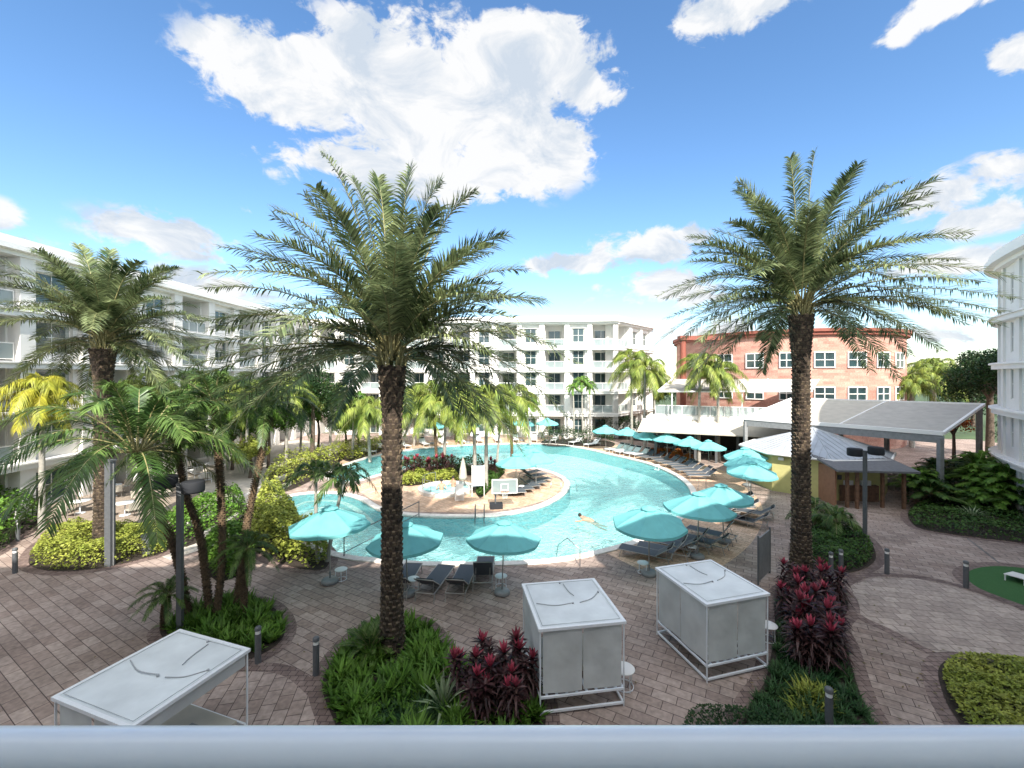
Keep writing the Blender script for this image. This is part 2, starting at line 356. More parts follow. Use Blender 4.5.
mb = MB(); ring_strip(mb, cop_in, cop_in, -1.2, -.03); tag(mb.build('pool_wall', M['pool_wall']), 'turquoise tiled inner wall of the swimming pool', 'pool wall', kind='structure')
sheet('pool_water', offset(pool, -.005), -.10, M['water'])
mb = MB(); ring_strip(mb, cop_out, cop_in, .05, .05); ring_strip(mb, offset(cop_out, .0), cop_out, -.02, .05); ring_strip(mb, cop_in, cop_in, .05, -.1)
tag(mb.build('pool_coping', M['coping']), kind='structure')
# peninsula, tan paving
pen = ccw(smooth_loop([G(*p) for p in ((330,490),(360,492),(380,505),(404,510.5),(440,512),(478,512),(508,509),(532,504),(548,498),(560,491),(563.5,484),(556,478),(542,473.5),(515,470),(470,468),(420,471),(388,477),(358,485))], 5))
sheet('tan_paving', offset(pen, .05), .004, M['paver_tan'])
# far side tan deck
far_in = [G(*p) for p in ((345,466),(372,457),(410,450),(455,446),(500,444),(545,444),(575,447),(610,454.5),(645,463),(672,474),(688,487),(690,502),(672,521),(640,538),(600,550))]
fi = [Vector((p.x, p.y)) for p in smooth_path(far_in, 5)]; fo = []
for i, p in enumerate(fi):
    t = (fi[min(i+1, len(fi)-1)]-fi[max(i-1, 0)]).normalized(); nn = Vector((-t.y, t.x)); fo.append((p+nn*.45, p+nn*(5.0 if i < len(fi)-22 else 4.2)))
mb = MB(); ring_strip(mb, [q[0] for q in fo], [q[1] for q in fo], .004, .004, False)
tag(mb.build('sun_deck_paving', M['paver_tan']), kind='structure')
# left bank walk, pale concrete
lb = ccw([Vector((p.x, p.y)) for p in [G(*q) for q in ((115,470),(200,447),(300,440),(340,446),(335,463),(300,474),(255,488),(250,520),(215,545),(170,560),(120,540),(70,545),(40,528),(60,500))]])
sheet('side_walk', lb, .004, M['concrete'])
# plaza panels and bands
lp = ccw([Vector((G(*q).x, G(*q).y)) for q in ((878,577),(918,579),(963,589),(1024,612),(1180,680),(1180,760),(1024,690),(955,661),(923,647),(888,629),(862,616),(848,600),(852,585))])
sheet('plaza_paving', lp, .004, M['paver_light'])
band('paving_band', [G(*q) for q in ((845,585),(860,577),(878,575),(918,577),(963,587),(1024,609),(1150,662))], .32, .008, M['band'])
band('paving_band', [G(*q) for q in ((848,590),(846,600),(858,616),(888,630.5),(923,649),(955,663),(1024,692))], .32, .008, M['band'])
pp = ccw([Vector((G(*q).x, G(*q).y)) for q in ((150,690),(200,676),(250,671),(285,674),(309,691),(321,706),(326,727),(320,790),(180,790),(150,740))])
sheet('fan_paving', pp, .004, M['paver_patch'])
band('paving_band', [G(*q) for q in ((150,688),(200,672),(250,667),(287,671),(312,689),(325,706),(331,727),(330,790))], .38, .008, M['band'])
band('drain_line', [G(*q) for q in ((964,536),(985,552),(1008,570))], .05, .009, M['grey'])

# ------------------------------------------------------------------ buildings
LV = [0.0, 3.3, 6.3, 9.2, 12.2]; ROOF = 15.5
def frame_m(A, B):
    d = (B-A); return Matrix.Translation((A.x, A.y, 0)) @ Matrix.Rotation(math.atan2(d.y, d.x), 4, 'Z'), d.length
def win(root, T, x0, x1, z0, z1, y, mull=1, trans=1, curtain=None, name='window', fw=.055, dep=.06):
    "a window: frame mesh with a pane child; local x along the wall, y into the building"
    f = MB()
    for (a_, b_, c_, d_) in ((x0, x1, z0, z0+fw), (x0, x1, z1-fw, z1), (x0, x0+fw, z0+fw, z1-fw), (x1-fw, x1, z0+fw, z1-fw)): f.box((a_, y-dep, c_), (b_, y, d_), T)
    for k in range(mull):
        xm = x0+(x1-x0)*(k+1)/(mull+1); f.box((xm-fw*.4, y-dep+.01, z0+fw), (xm+fw*.4, y-.005, z1-fw), T)
    if trans: zm = z0+(z1-z0)*.5; f.box((x0+fw, y-dep+.012, zm-fw*.35), (x1-fw, y-.004, zm+fw*.35), T)
    o = f.build(name, M['trim'], root, root.location)
    p = MB(); p.box((x0+.02, y-.02, z0+.02), (x1-.02, y-.012, z1-.02), T)
    if curtain:
        for (ca, cb) in ((.02, .12), (.88, .98)): p.box((x0+(x1-x0)*ca, y-.028, z0+.05), (x0+(x1-x0)*cb, y-.021, z1-.05), T, 1)
    p.build('pane', [M['glass'], M['curtain']], o, root.location)
    return o
def railing(root, T, x0, x1, z, y):
    r = MB(); h = 1.05
    r.box((x0, y-.03, z+h-.06), (x1, y+.03, z+h), T); r.box((x0, y-.02, z+.08), (x1, y+.02, z+.12), T)
    n = max(2, int((x1-x0)/1.4)+1)
    for k in range(n+1):
        x = x0+.03+(x1-x0-.06)*k/n; r.box((x-.025, y-.025, z), (x+.025, y+.025, z+h-.06), T)
    o = r.build('balcony_railing', M['trim'], root, root.location)
    g = MB(); g.box((x0+.05, y-.006, z+.12), (x1-.05, y+.006, z+h-.06), T); g.build('glass_panel', M['railglass'], o, root.location)
def patio_set(mb, T, x, y, z):
    for dx in (-.55, .45):
        mb.box((x+dx-.25, y-.25, z+.40), (x+dx+.25, y+.25, z+.45), T); mb.box((x+dx-.25, y+.2, z+.45), (x+dx+.25, y+.25, z+.9), T)
        for sx in (-.22, .22):
            for sy in (-.22, .22): mb.box((x+dx+sx-.02, y+sy-.02, z), (x+dx+sx+.02, y+sy+.02, z+.4), T)
def facade(root, A, B, bays, dep=10, wall=None, curtains=True, inner=2.0, wy=.12, py=-.25, wr=.25):
    T, L = frame_m(A, B); tot = sum(w for k, w in bays); s = L/tot; x = 0; wall.T = T
    EX = .35
    for k, w in bays:
        w *= s; x1 = x+w
        for i, z in enumerate(LV):
            top = (LV+[ROOF])[i+1]
            if k == 'p': wall.box((x, py, z), (x1, .5, top), T); continue
            if k == 'b':
                y = inner; wall.box((x, y, z), (x1, y+.2, top), T)
                wall.box((x-.02, .5, z), (x+.1, y, top), T); wall.box((x1-.1, .5, z), (x1+.02, y, top), T)
                if i: railing(root, T, x+.06, x1-.06, z+.02, .05)
                win(root, T, x+.35, x1-.35, z+.05, z+2.35, y-.003, 1, 0, curtains, 'balcony_door')
            else:
                y = wy; m_ = .28 if k == 'w' else .95; a_, b_, c_, d_ = x+m_, x1-m_, z+.6, z+2.5
                wall.box((x, y, z), (x1, y+.4, c_), T); wall.box((x, y, d_), (x1, y+.4, top), T)
                wall.box((x, y, c_), (a_, y+.4, d_), T); wall.box((b_, y, c_), (x1, y+.4, d_), T)
                win(root, T, a_+.003, b_-.003, c_+.003, d_-.003, y+wr, 1, 1, curtains)
        x = x1
    return T, L
def bands(root, T, L, ext=0.0, dep=2.3):
    for i, z in enumerate(LV[1:]):
        b = MB(); b.box((-ext, -.42, z-.42), (L+ext, dep, z), T); b.box((-ext-.05, -.52, z-.12), (L+ext+.05, -.42, z-.03), T)
        b.build('floor_band', M['trim'], root, root.location)
    b = MB(); b.box((-ext, -.35, ROOF-.25), (L+ext, dep, ROOF+.0), T); b.box((-ext-.1, -.75, ROOF), (L+ext+.1, dep, ROOF+.32), T)
    b.box((-ext-.1, -.55, ROOF+.32), (L+ext+.1, dep, ROOF+.75), T)
    b.build('cornice', M['trim'], root, root.location)
per = [('p', .8), ('b', 3.0), ('p', .75), ('w', 2.6)]
# far building
A = Vector((-28.3, 61.0)); B = Vector((14.1, 57.2))
br = empty('apartment_building', (A.x, A.y, 0), 0, 'white five storey balcony building across the far end of the pool', 'building')
w = MB(); T, L = facade(br, A, B, per*6+[('p', .7), ('b', 3.1), ('p', .7)], wall=w)
w.box((0, 2.2, 0), (L, 14, ROOF), T); w.box((L-.6, -.25, 0), (L, .45, ROOF), T)
bands(br, T, L, 0, 2.3)
# right flank of far building
A2 = B.copy(); d = (B-A).normalized(); n2_ = Vector((-d.y, d.x)); B2 = A2+n2_*10+d*6.6
T2, L2 = facade(br, A2+n2_*.6, B2, [('b', 2.8), ('p', .7), ('w', 2.4), ('p', .6), ('w', 2.4), ('p', .8)], wall=w, inner=1.6)
w.box((3.2, 1.8, 0), (L2, 4.5, ROOF), T2); bands(br, T2, L2, 0, 2.3)
w.build('wall', M['white'], br, br.location)
pt = MB()
for q in range(6):
    for z in LV[1:]: patio_set(pt, T, .8+1.5+q*L/6.3, 1.1, z)
pt.build('balcony_furniture', M['midgrey'], br, br.location)
rf = MB(); rf.box((.5, 2.3, ROOF+.1), (L-.4, 14, ROOF+.3), T); rf.build('roof', M['concrete'], br, br.location)
# left building
A = Vector((-28.7, 60.5)); B = Vector((-28.7, 13.0))
A, B = Vector((-28.7, 13.0)), Vector((-28.7, 60.3))
lbq = empty('apartment_building', (A.x, A.y, 0), 0, 'white five storey balcony building along the left edge of the courtyard', 'building')
w = MB(); T, L = facade(lbq, A, B, per*6+[('p', .7)], wall=w); w.box((0, 2.2, 0), (L, 12, ROOF), T); w.build('wall', M['white'], lbq, lbq.location)
bands(lbq, T, L, 0, 2.3)
pt = MB()
for q in range(6):
    for z in LV[1:]: patio_set(pt, T, 2.3+q*(L/6.1), 1.1, z)
pt.build('balcony_furniture', M['midgrey'], lbq, lbq.location)
rf = MB(); rf.box((.5, 2.3, ROOF+.1), (L-.4, 12, ROOF+.3), T); rf.build('roof', M['concrete'], lbq, lbq.location)
# right wing, curved; its plan runs on behind the camera (the building the photo was taken from)
arc = smooth_path([Vector(p) for p in ((7.4,.5),(12.8,3.2),(20.1,8.6),(25.4,17.0),(29.3,24.3),(33.6,29.6),(39.5,32.4),(46,33))], 5)
arc = arc[::-1]
rb = empty('apartment_building', (arc[0].x, arc[0].y, 0), 0, 'white building with curved bands and round corner at the right edge', 'building')
w = MB(); cum = 0
for i in range(0, len(arc)-2, 2):
    A, B = arc[i], arc[i+2]; T, L = frame_m(A, B)
    if A.y > 12 or B.y > 12:
        facade(rb, A, B, [('p', .45), ('n', 3.2)], wall=w, wy=.0, py=-.12, wr=.10); w.box((0, .5, 0), (L, 6, ROOF), T)
    else:
        w.box((0, 0, 0), (L, 5, ROOF), T)
w.build('wall', M['white'], rb, rb.location)
def arc_band(zs, out, name):
    b = MB()
    for (z0, z1, ex) in zs:
        lo = []; ii = []
        for i, p in enumerate(arc):
            t = (arc[min(i+1, len(arc)-1)]-arc[max(i-1, 0)]).normalized(); nn = Vector((t.y, -t.x)); lo.append(p+nn*ex); ii.append(p-nn*3)
        ring_strip(b, ii, lo, z0, z0, False); ring_strip(b, lo, ii, z1, z1, False); ring_strip(b, lo, lo, z0, z1, False)
    b.build(name, M['trim'], rb, rb.location)
for z in LV[1:]: arc_band([(z-.42, z, .42), (z-.13, z-.03, .55)], .4, 'floor_band')
arc_band([(ROOF-.25, ROOF, .35), (ROOF, ROOF+.32, .75), (ROOF+.32, ROOF+.75, .55)], .4, 'cornice')
# camera building
cb = empty('hotel_building', (-16, -6, 0), 0, 'white building the view is taken from with balcony slab and rail', 'building')
w = MB(); w.box((-40, -14, 0), (9.6, -1.5, 15.5)); w.build('wall', M['white'], cb, cb.location)
w = MB(); w.box((-40, -14, 15.5), (9.6, -.3, 16.3)); w.build('roof', M['trim'], cb, cb.location)
w = MB(); w.box((-3.2, -1.5, 6.6), (3.2, .72, 6.8)); w.build('balcony_slab', M['midgrey'], cb, cb.location)
w = MB(); w.tube([(-3.2, .646, 7.832), (3.2, .646, 7.836)], .031, 48); w.tube([(-3.2, .655, 6.9), (3.2, .655, 6.9)], .025, 12)
for x in (-3.15, 3.15): w.tube([(x, .655, 6.8), (x, .655, 7.8)], .03, 10)
rl = w.build('balcony_railing', M['rail'], cb, cb.location)
rl['label'] = 'smooth round white metal handrail across the foreground'
# brick building (drum) ------------------------------------------------
bc, brad, bh = Vector((37.8, 61.1)), 13.5, 13.6
bb = empty('brick_building', (bc.x, bc.y, 0), 0, 'round red brick two tone building with white framed windows behind the terrace', 'building')
me_v = []; me_f = []; uvs = []; nseg = 96
def drum(name, r, z0, z1, m, cap=False):
    vs, fs, uv = [], [], []
    for k in range(nseg+1):
        a_ = 2*PI*k/nseg; vs += [(r*math.cos(a_), r*math.sin(a_), z0), (r*math.cos(a_), r*math.sin(a_), z1)]
    for k in range(nseg): fs.append((2*k, 2*k+2, 2*k+3, 2*k+1))
    if cap: fs.append(tuple(2*k+1 for k in range(nseg)))
    me = bpy.data.meshes.new(name); me.from_pydata(vs, [], fs); ul = me.uv_layers.new()
    for p in me.polygons:
        for li in p.loop_indices:
            vi = me.loops[li].vertex_index; ul.data[li].uv = ((vi//2)*2*PI*r/nseg, z0 if vi % 2 == 0 else z1)
    me.materials.append(m); o = bpy.data.objects.new(name, me); C.objects.link(o); o.parent = bb; return o
drum('wall', brad, 0, bh-.7, M['brick']); drum('cornice', brad+.35, bh-.7, bh-.35, M['redtrim']); drum('cornice', brad+.55, bh-.35, bh, M['redtrim'], True)
rg = MB(); rg.lathe([(brad, bh-.7), (brad+.36, bh-.7)], (bc.x, bc.y, 0), 96); rg.lathe([(brad+.3, bh-.36), (brad+.56, bh-.36)], (bc.x, bc.y, 0), 96); rg.build('soffit', M['redtrim'], bb, bb.location)
def drum_pt(u):
    "where the view column u meets the drum"
    k = (u-512)/F; aq = k*k+1; bq = -2*(k*bc.x+bc.y); cq = bc.x**2+bc.y**2-brad**2; dq = bq*bq-4*aq*cq
    y = (-bq-math.sqrt(max(dq, 0)))/(2*aq); return Vector((k*y, y))
for (u0, u1) in ((716,733),(746,764),(779,794),(813.5,835),(847,866),(876,889),(894.5,903)):
    P0, P1 = drum_pt(u0), drum_pt(u1); T, L = frame_m(P0, P1)
    for (z0, z1) in ((9.2, 11.0), (5.5, 7.1)): win(bb, T, 0, L, z0, z1, -.05, 1, 1, None, fw=.11, dep=.1)
# tall corner screen wall at the left of the drum, with a drain pipe
P = AT(683, 375, 52)
w = MB(); w.tube([(P.x, P.y, 0), (P.x, P.y, 12.6)], .35, 10); w.box((P.x-.5, P.y-.5, 12.6), (P.x+4.5, P.y+.5, 13.1)); w.build('corner_pier', M['redtrim'], bb, bb.location)
# shade awning high on the drum
aw = MB(); fr_ = MB(); us = [664, 688, 712, 736, 760, 786, 812]
for i in range(len(us)-1):
    a0 = AT(us[i]+8, 379, 50 if i < 3 else 47.5); a1 = AT(us[i+1]+8, 379, 50 if i < 2 else 47.5); b0 = AT(us[i]-6 if i == 0 else us[i], 391, 42.5); b1 = AT(us[i+1], 391, 42.5)
    aw.add([a0, a1, b1, b0, a0-Vector((0,0,.08)), a1-Vector((0,0,.08)), b1-Vector((0,0,.08)), b0-Vector((0,0,.08))], [(3,2,1,0),(4,5,6,7),(3,7,6,2),(0,4,7,3),(1,2,6,5)])
    fr_.tube([a0+Vector((0,0,.03)), b0+Vector((0,0,.03))], .06, 6)
fr_.tube([AT(658, 391.5, 42.4), AT(812, 391.5, 42.4)], .09, 6)
for u in (672, 742, 800): p = AT(u, 391.5, 42.6); fr_.tube([p, (p.x, p.y, 4.3)], .06, 6)
a_o = aw.build('awning', M['cream'], bb, bb.location); fr_.build('awning_frame', M['trim'], a_o, bb.location)

# terrace pavilion in front of the drum
t0, t1, t2, t3 = AT(655, 416, 44), AT(765, 413, 40), Vector((36, 48, 0)), Vector((20, 52, 0))
tr = empty('terrace_restaurant', (t0.x, t0.y, 0), 0, 'open restaurant under a glass railed terrace with a sloping cream awning', 'restaurant')
T, L = frame_m(Vector((t0.x, t0.y)), Vector((t1.x+3, t1.y-.8))); 
w = MB(); w.box((-.2, 0, 3.9), (L, 9, 4.3), T); w.build('terrace_floor', M['trim'], tr, tr.location)
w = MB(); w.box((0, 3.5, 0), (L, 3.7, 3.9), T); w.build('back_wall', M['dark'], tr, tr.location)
for k in range(8): 
    w = MB(); x = k*L/7; w.box((x, -1.0, 0), (x+.22, -.78, 3.1), T); w.build('post', M['grey'], tr, tr.location)
railing(tr, T, 0, L*.8, 4.3, .12)
w = MB()
for k in range(16): w.box((L*k/20+.2, 1.5, 4.3), (L*k/20+.6, 2.0, 4.8), T); w.box((L*k/20+.2, 2.0, 4.8), (L*k/20+.6, 2.05, 5.2), T)
w.build('terrace_seating', M['white'], tr, tr.location)
w = MB(); w.add([T @ Vector(p) for p in ((-1.5,-2.6,2.95),(L*.9,-2.6,2.95),(L*.9,.0,3.95),(-1.2,.0,3.95),(-1.5,-2.6,2.85),(L*.9,-2.6,2.85),(L*.9,0,3.85),(-1.2,0,3.85))], [(0,1,2,3),(7,6,5,4),(0,4,5,1),(1,5,6,2),(0,3,7,4)])
w.build('awning', M['cream'], tr, tr.location)
w = MB()
for k in range(9):
    x = .8+k*L/9.5; w.box((x, 1.5, .72), (x+.9, 2.3, .77), T); w.box((x+.4, 1.85, 0), (x+.5, 1.95, .72), T)
    for dx in (-.5, 1.05): w.box((x+dx, 1.6, .42), (x+dx+.42, 2.05, .47), T); w.box((x+dx, 1.6, .47), (x+dx+.05, 2.05, .9), T)
w.build('dining_furniture', M['alu'], tr, tr.location)
# large sloped canopy
c0, c1, c2, c3 = G(744, 418, 4.6), G(943, 433.5, 4.6), G(984, 404.5, 6.2), G(792, 398.5, 6.2)
cn = empty('canopy_shelter', (c0.x, c0.y, 0), 0, 'large flat cream and grey shade canopy on grey posts', 'canopy')
ctr = (c0+c1+c2+c3)/4
def quad_slab(a_, b_, c_, d_, th, m, name, parent, off):
    q = MB(); dn = Vector((0, 0, th)); q.add([a_, b_, c_, d_, a_-dn, b_-dn, c_-dn, d_-dn], [(0,1,2,3),(7,6,5,4),(0,4,5,1),(1,5,6,2),(2,6,7,3),(3,7,4,0)])
    return q.build(name, m, parent, off)
mid0, mid1 = c0.lerp(c1, .55), c3.lerp(c2, .55)
M['canvas_grey'] = mat('grey_canvas', (.40,.375,.335), .85, var=.08, scale=2)
quad_slab(c0, mid0, mid1, c3, .08, M['cream'], 'canopy_panel', cn, cn.location)
quad_slab(mid0, c1, c2, mid1, .08, M['canvas_grey'], 'canopy_panel', cn, cn.location)
w = MB()
for (p, q, r) in ((c0, c1, .22), (c1, c2, .16), (c2, c3, .16), (c3, c0, .16), (mid0, mid1, .12)):
    dd = (q-p).normalized(); sd_ = dd.cross(Vector((0,0,1))).normalized()*r*.5; up = Vector((0,0,r*.6))
    w.add([p-sd_-up, p+sd_-up, p+sd_+up, p-sd_+up, q-sd_-up, q+sd_-up, q+sd_+up, q-sd_+up], [(0,3,2,1),(4,5,6,7),(0,1,5,4),(1,2,6,5),(2,3,7,6),(3,0,4,7)])
w.build('canopy_frame', M['trim'], cn, cn.location)
w = MB(); dd = (c1-c0); off_ = Vector((0, -.1, 0))
w.add([c0+off_-Vector((0,0,.15)), c1+off_-Vector((0,0,.15)), c1+off_-Vector((0,0,.65)), c0+off_-Vector((0,0,.65)), c0-off_-Vector((0,0,.15)), c1-off_-Vector((0,0,.15)), c1-off_-Vector((0,0,.65)), c0-off_-Vector((0,0,.65))], [(0,3,2,1),(4,5,6,7),(0,1,5,4),(3,7,6,2)])
w.build('gutter_beam', M['midgrey'], cn, cn.location)
for p in (c0.lerp(c1, .01), c0.lerp(c1, .99), c3.lerp(c2, .02), c3.lerp(c2, .98), mid1, c3.lerp(c2, .3)):
    w = MB(); w.box((p.x-.13, p.y-.13, 0), (p.x+.13, p.y+.13, p.z-.3)); w.build('post', M['midgrey'], cn, cn.location)
w = MB()
for k in range(14):
    p = c0.lerp(c1, .62+.38*(k % 7)/7).lerp(c3.lerp(c2, .62+.38*(k % 7)/7), .3 if k < 7 else .6)
    w.box((p.x-.4, p.y-.4, .72), (p.x+.4, p.y+.4, .77)); w.box((p.x-.05, p.y-.05, 0), (p.x+.05, p.y+.05, .72))
    for dx in (-.65, .65): w.box((p.x+dx-.2, p.y-.2, .42), (p.x+dx+.2, p.y+.2, .47)); w.box((p.x+dx-.2, p.y+.15, .47), (p.x+dx+.2, p.y+.2, .95)); w.box((p.x+dx-.2, p.y-.2, 0), (p.x+dx-.16, p.y+.2, .42)); w.box((p.x+dx+.16, p.y-.2, 0), (p.x+dx+.2, p.y+.2, .42))
sf = w.build('dining_set', M['alu']); tag(sf, 'tan dining tables and chairs in the shade under the canopy', 'dining set')
# pavilion
pc = Vector((23.1, 33.0)); pr = 4.55
pv = empty('pool_pavilion', (pc.x, pc.y, 0), 0, 'yellow eight sided pool hut with a pale standing seam metal roof', 'pavilion')
w = MB(); w.lathe([(pr, 0), (pr, 2.75)], (pc.x, pc.y, 0), 8, smooth=False); w.v = [tuple(Vector((pc.x, pc.y, 0))+Matrix.Rotation(PI/8, 3, 'Z') @ (Vector(p)-Vector((pc.x, pc.y, 0)))) for p in w.v]
w.build('wall', M['yellow'], pv, pv.location)
w = MB(); R8 = [Vector((pc.x+math.cos(PI/8+k*PI/4)*(pr+.45), pc.y+math.sin(PI/8+k*PI/4)*(pr+.45), 2.72)) for k in range(8)]; ap = Vector((pc.x, pc.y, 4.35))
for k in range(8): w.add([R8[k], R8[(k+1) % 8], ap], [(0,1,2)])
w.add(R8, [tuple(range(8))[::-1]])
for k in range(8):
    a_, b_ = R8[k], R8[(k+1) % 8]; w.tube([a_, ap], .045, 6)
    for j in range(1, 9):
        p = a_.lerp(b_, j/9); md = a_.lerp(b_, .5); f_ = 1-abs(j/9-.5)*2; q = p.lerp(p+(ap-md), f_*.98); w.tube([p+Vector((0,0,.02)), q+Vector((0,0,.02))], .018, 4)
w.build('roof', M['zinc'], pv, pv.location)
w = MB(); w.tube(R8+[R8[0]], .09, 6); w.build('fascia', M['trim'], pv, pv.location)
fa, fb = R8[5], R8[4]
def on_face(k, s, z, out): 
    a_ = Vector((pc.x+math.cos(PI/8+k*PI/4)*pr, pc.y+math.sin(PI/8+k*PI/4)*pr)); b_ = Vector((pc.x+math.cos(PI/8+(k+1)*PI/4)*pr, pc.y+math.sin(PI/8+(k+1)*PI/4)*pr)); return a_, b_
A_, B_ = on_face(4, 0, 0, 0); T, L = frame_m(A_, B_)
w = MB(); w.box((L*.5-.5, -.05, .02), (L*.5+.5, -.003, 2.2), T); dr = w.build('door', M['trim'], pv, pv.location)
w = MB(); w.box((L*.5+.35, -.11, 1.0), (L*.5+.4, -.052, 1.15), T); w.build('handle', M['steel'], dr, pv.location)
w = MB(); w.box((L*.12, -.15, 2.3), (L*.22, -.003, 2.5), T); w.build('wall_light', M['trim'], pv, pv.location)
A_, B_ = on_face(5, 0, 0, 0); T, L = frame_m(A_, B_)
w = MB(); w.box((L*.12, -.04, 1.4), (L*.2, -.003, 1.7), T); w.build('notice', M['grey'], pv, pv.location)
# towel hut
h0 = G(844, 506); 
hr = empty('towel_hut', (h0.x, h0.y, 0), math.radians(-6), 'small brown open hut on wooden posts beside the yellow pavilion', 'hut')
w = MB(); w.box((-.6, -.1, 0), (-.5, 2.6, 2.45)); w.box((-.6, 2.5, 0), (3.6, 2.6, 2.4)); w.build('wall', mat('terracotta_wall', (.28,.14,.08), .85, var=.1), hr)
for (x, y) in ((.0, -.3), (.45, -.5), (2.2, -.1), (3.3, -.3), (3.3, 2.3)):
    w = MB(); w.box((x-.08, y-.08, 0), (x+.08, y+.08, 2.35)); w.build('post', M['wood'], hr)
w = MB(); w.add([(-.9,-.9,2.35),(3.8,-.9,2.35),(3.8,2.9,2.95),(-.9,2.9,2.95),(-.9,-.9,2.47),(3.8,-.9,2.47),(3.8,2.9,3.07),(-.9,2.9,3.07)], [(3,2,1,0),(4,5,6,7),(0,1,5,4),(1,2,6,5),(2,3,7,6),(3,0,4,7)]); w.build('roof', M['shingle'], hr)
w = MB(); w.box((.5, 1.2, 0), (2.9, 1.9, 1.05)); w.build('counter', M['wood'], hr)
for k in range(2):
    t = MB(); t.box((.75+k*1.1, 1.25, 1.05), (1.35+k*1.1, 1.75, 1.35)); o = t.build('towel_stack', M['towel']); o.location = hr.location; o.rotation_euler = hr.rotation_euler
    tag(o, ('left' if k == 0 else 'right')+' stack of folded white towels on the counter in the brown hut', 'towels', 'towel stacks in the hut')

# ------------------------------------------------------------------ vegetation builders
def strip_leaf(mb, p, d, l, w_, nrm, droop=.3, mi=0):
    side = d.cross(nrm); 
    if side.length < 1e-4: side = Vector((1,0,0))
    side.normalize(); m_ = p+d*l*.5; e_ = p+d*l+Vector((0,0,-droop*l)); m_ = m_+Vector((0,0,-droop*l*.2))
    mb.add([p-side*w_*.3, p+side*w_*.3, m_+side*w_*.5, m_-side*w_*.5, e_], [(0,1,2,3),(3,2,4)], mi)
def frond(mb, P0, P1, P2, pairs, ll, lw, mi=0, rmi=1, vee=.45, droop=.25, fwd=.75, start=.12, rr=.03, rnd=None, plume=0):
    rnd = rnd or random; pts = []
    for k in range(9): t = k/8; pts.append(P0*(1-t)**2+P1*2*t*(1-t)+P2*t*t)
    mb.tube(pts, [rr*(1-.85*k/8) for k in range(9)], 4, rmi, False)
    for k in range(pairs):
        t = start+(1-start)*(k+.5)/pairs; p = P0*(1-t)**2+P1*2*t*(1-t)+P2*t*t; tg = ((P1-P0)*(1-t)+(P2-P1)*t).normalized()
        sd_ = tg.cross(Vector((0,0,1)))
        if sd_.length < .05: sd_ = Vector((1,0,0))
        sd_.normalize(); up = sd_.cross(tg); prof = min(1, (t-start)/.22+.45)*(1-max(0, (t-.6)/.4)**1.8*.55)
        for s in (-1, 1):
            dv = (tg*(fwd+t*.5)+sd_*s*(1.0)+up*(vee+(rnd.random()-.5)*(.35+plume))).normalized()
            strip_leaf(mb, p, dv, ll*prof*(.88+.24*rnd.random()), lw, up, droop*(.6+.8*rnd.random()), mi)
def studded_trunk(h, r0, r1, base=Vector((0,0,0)), bend=Vector((0,0,0)), mats=None, neck=0.0):
    mb = MB(); n = 14; pts = []; rs = []
    for k in range(n+1):
        t = k/n; pts.append(base+Vector((bend.x*t*t, bend.y*t*t, h*t))); rs.append((r0+(r1-r0)*t)*(1+.35*math.exp(-t*14))*(1+neck*max(0, (t-.82)/.18)))
    mb.tube(pts, rs, 12, 0); rows = int(h/.16)
    for i in range(rows):
        t = (i+.5)/rows; c = base+Vector((bend.x*t*t, bend.y*t*t, h*t)); r = (r0+(r1-r0)*t)*(1+.35*math.exp(-t*14))*(1+neck*max(0, (t-.82)/.18)); m_ = 11
        for k in range(m_):
            a_ = 2*PI*(k+(i % 2)*.5)/m_+random.uniform(-.06, .06); dv = Vector((math.cos(a_), math.sin(a_), 0)); sd_ = Vector((-dv.y, dv.x, 0))
            o = random.uniform(.7, 1.2); p = c+dv*r*.97; wv = r*.24; q = p+dv*.055*o+Vector((0,0,.10)); 
            mb.add([p-sd_*wv-Vector((0,0,.02)), p+sd_*wv-Vector((0,0,.02)), q+sd_*wv*.6, q-sd_*wv*.6, p-sd_*wv*.6+Vector((0,0,.13)), p+sd_*wv*.6+Vector((0,0,.13))], [(0,1,2,3),(3,2,5,4),(0,3,4),(1,5,2)], 1)
    return mb
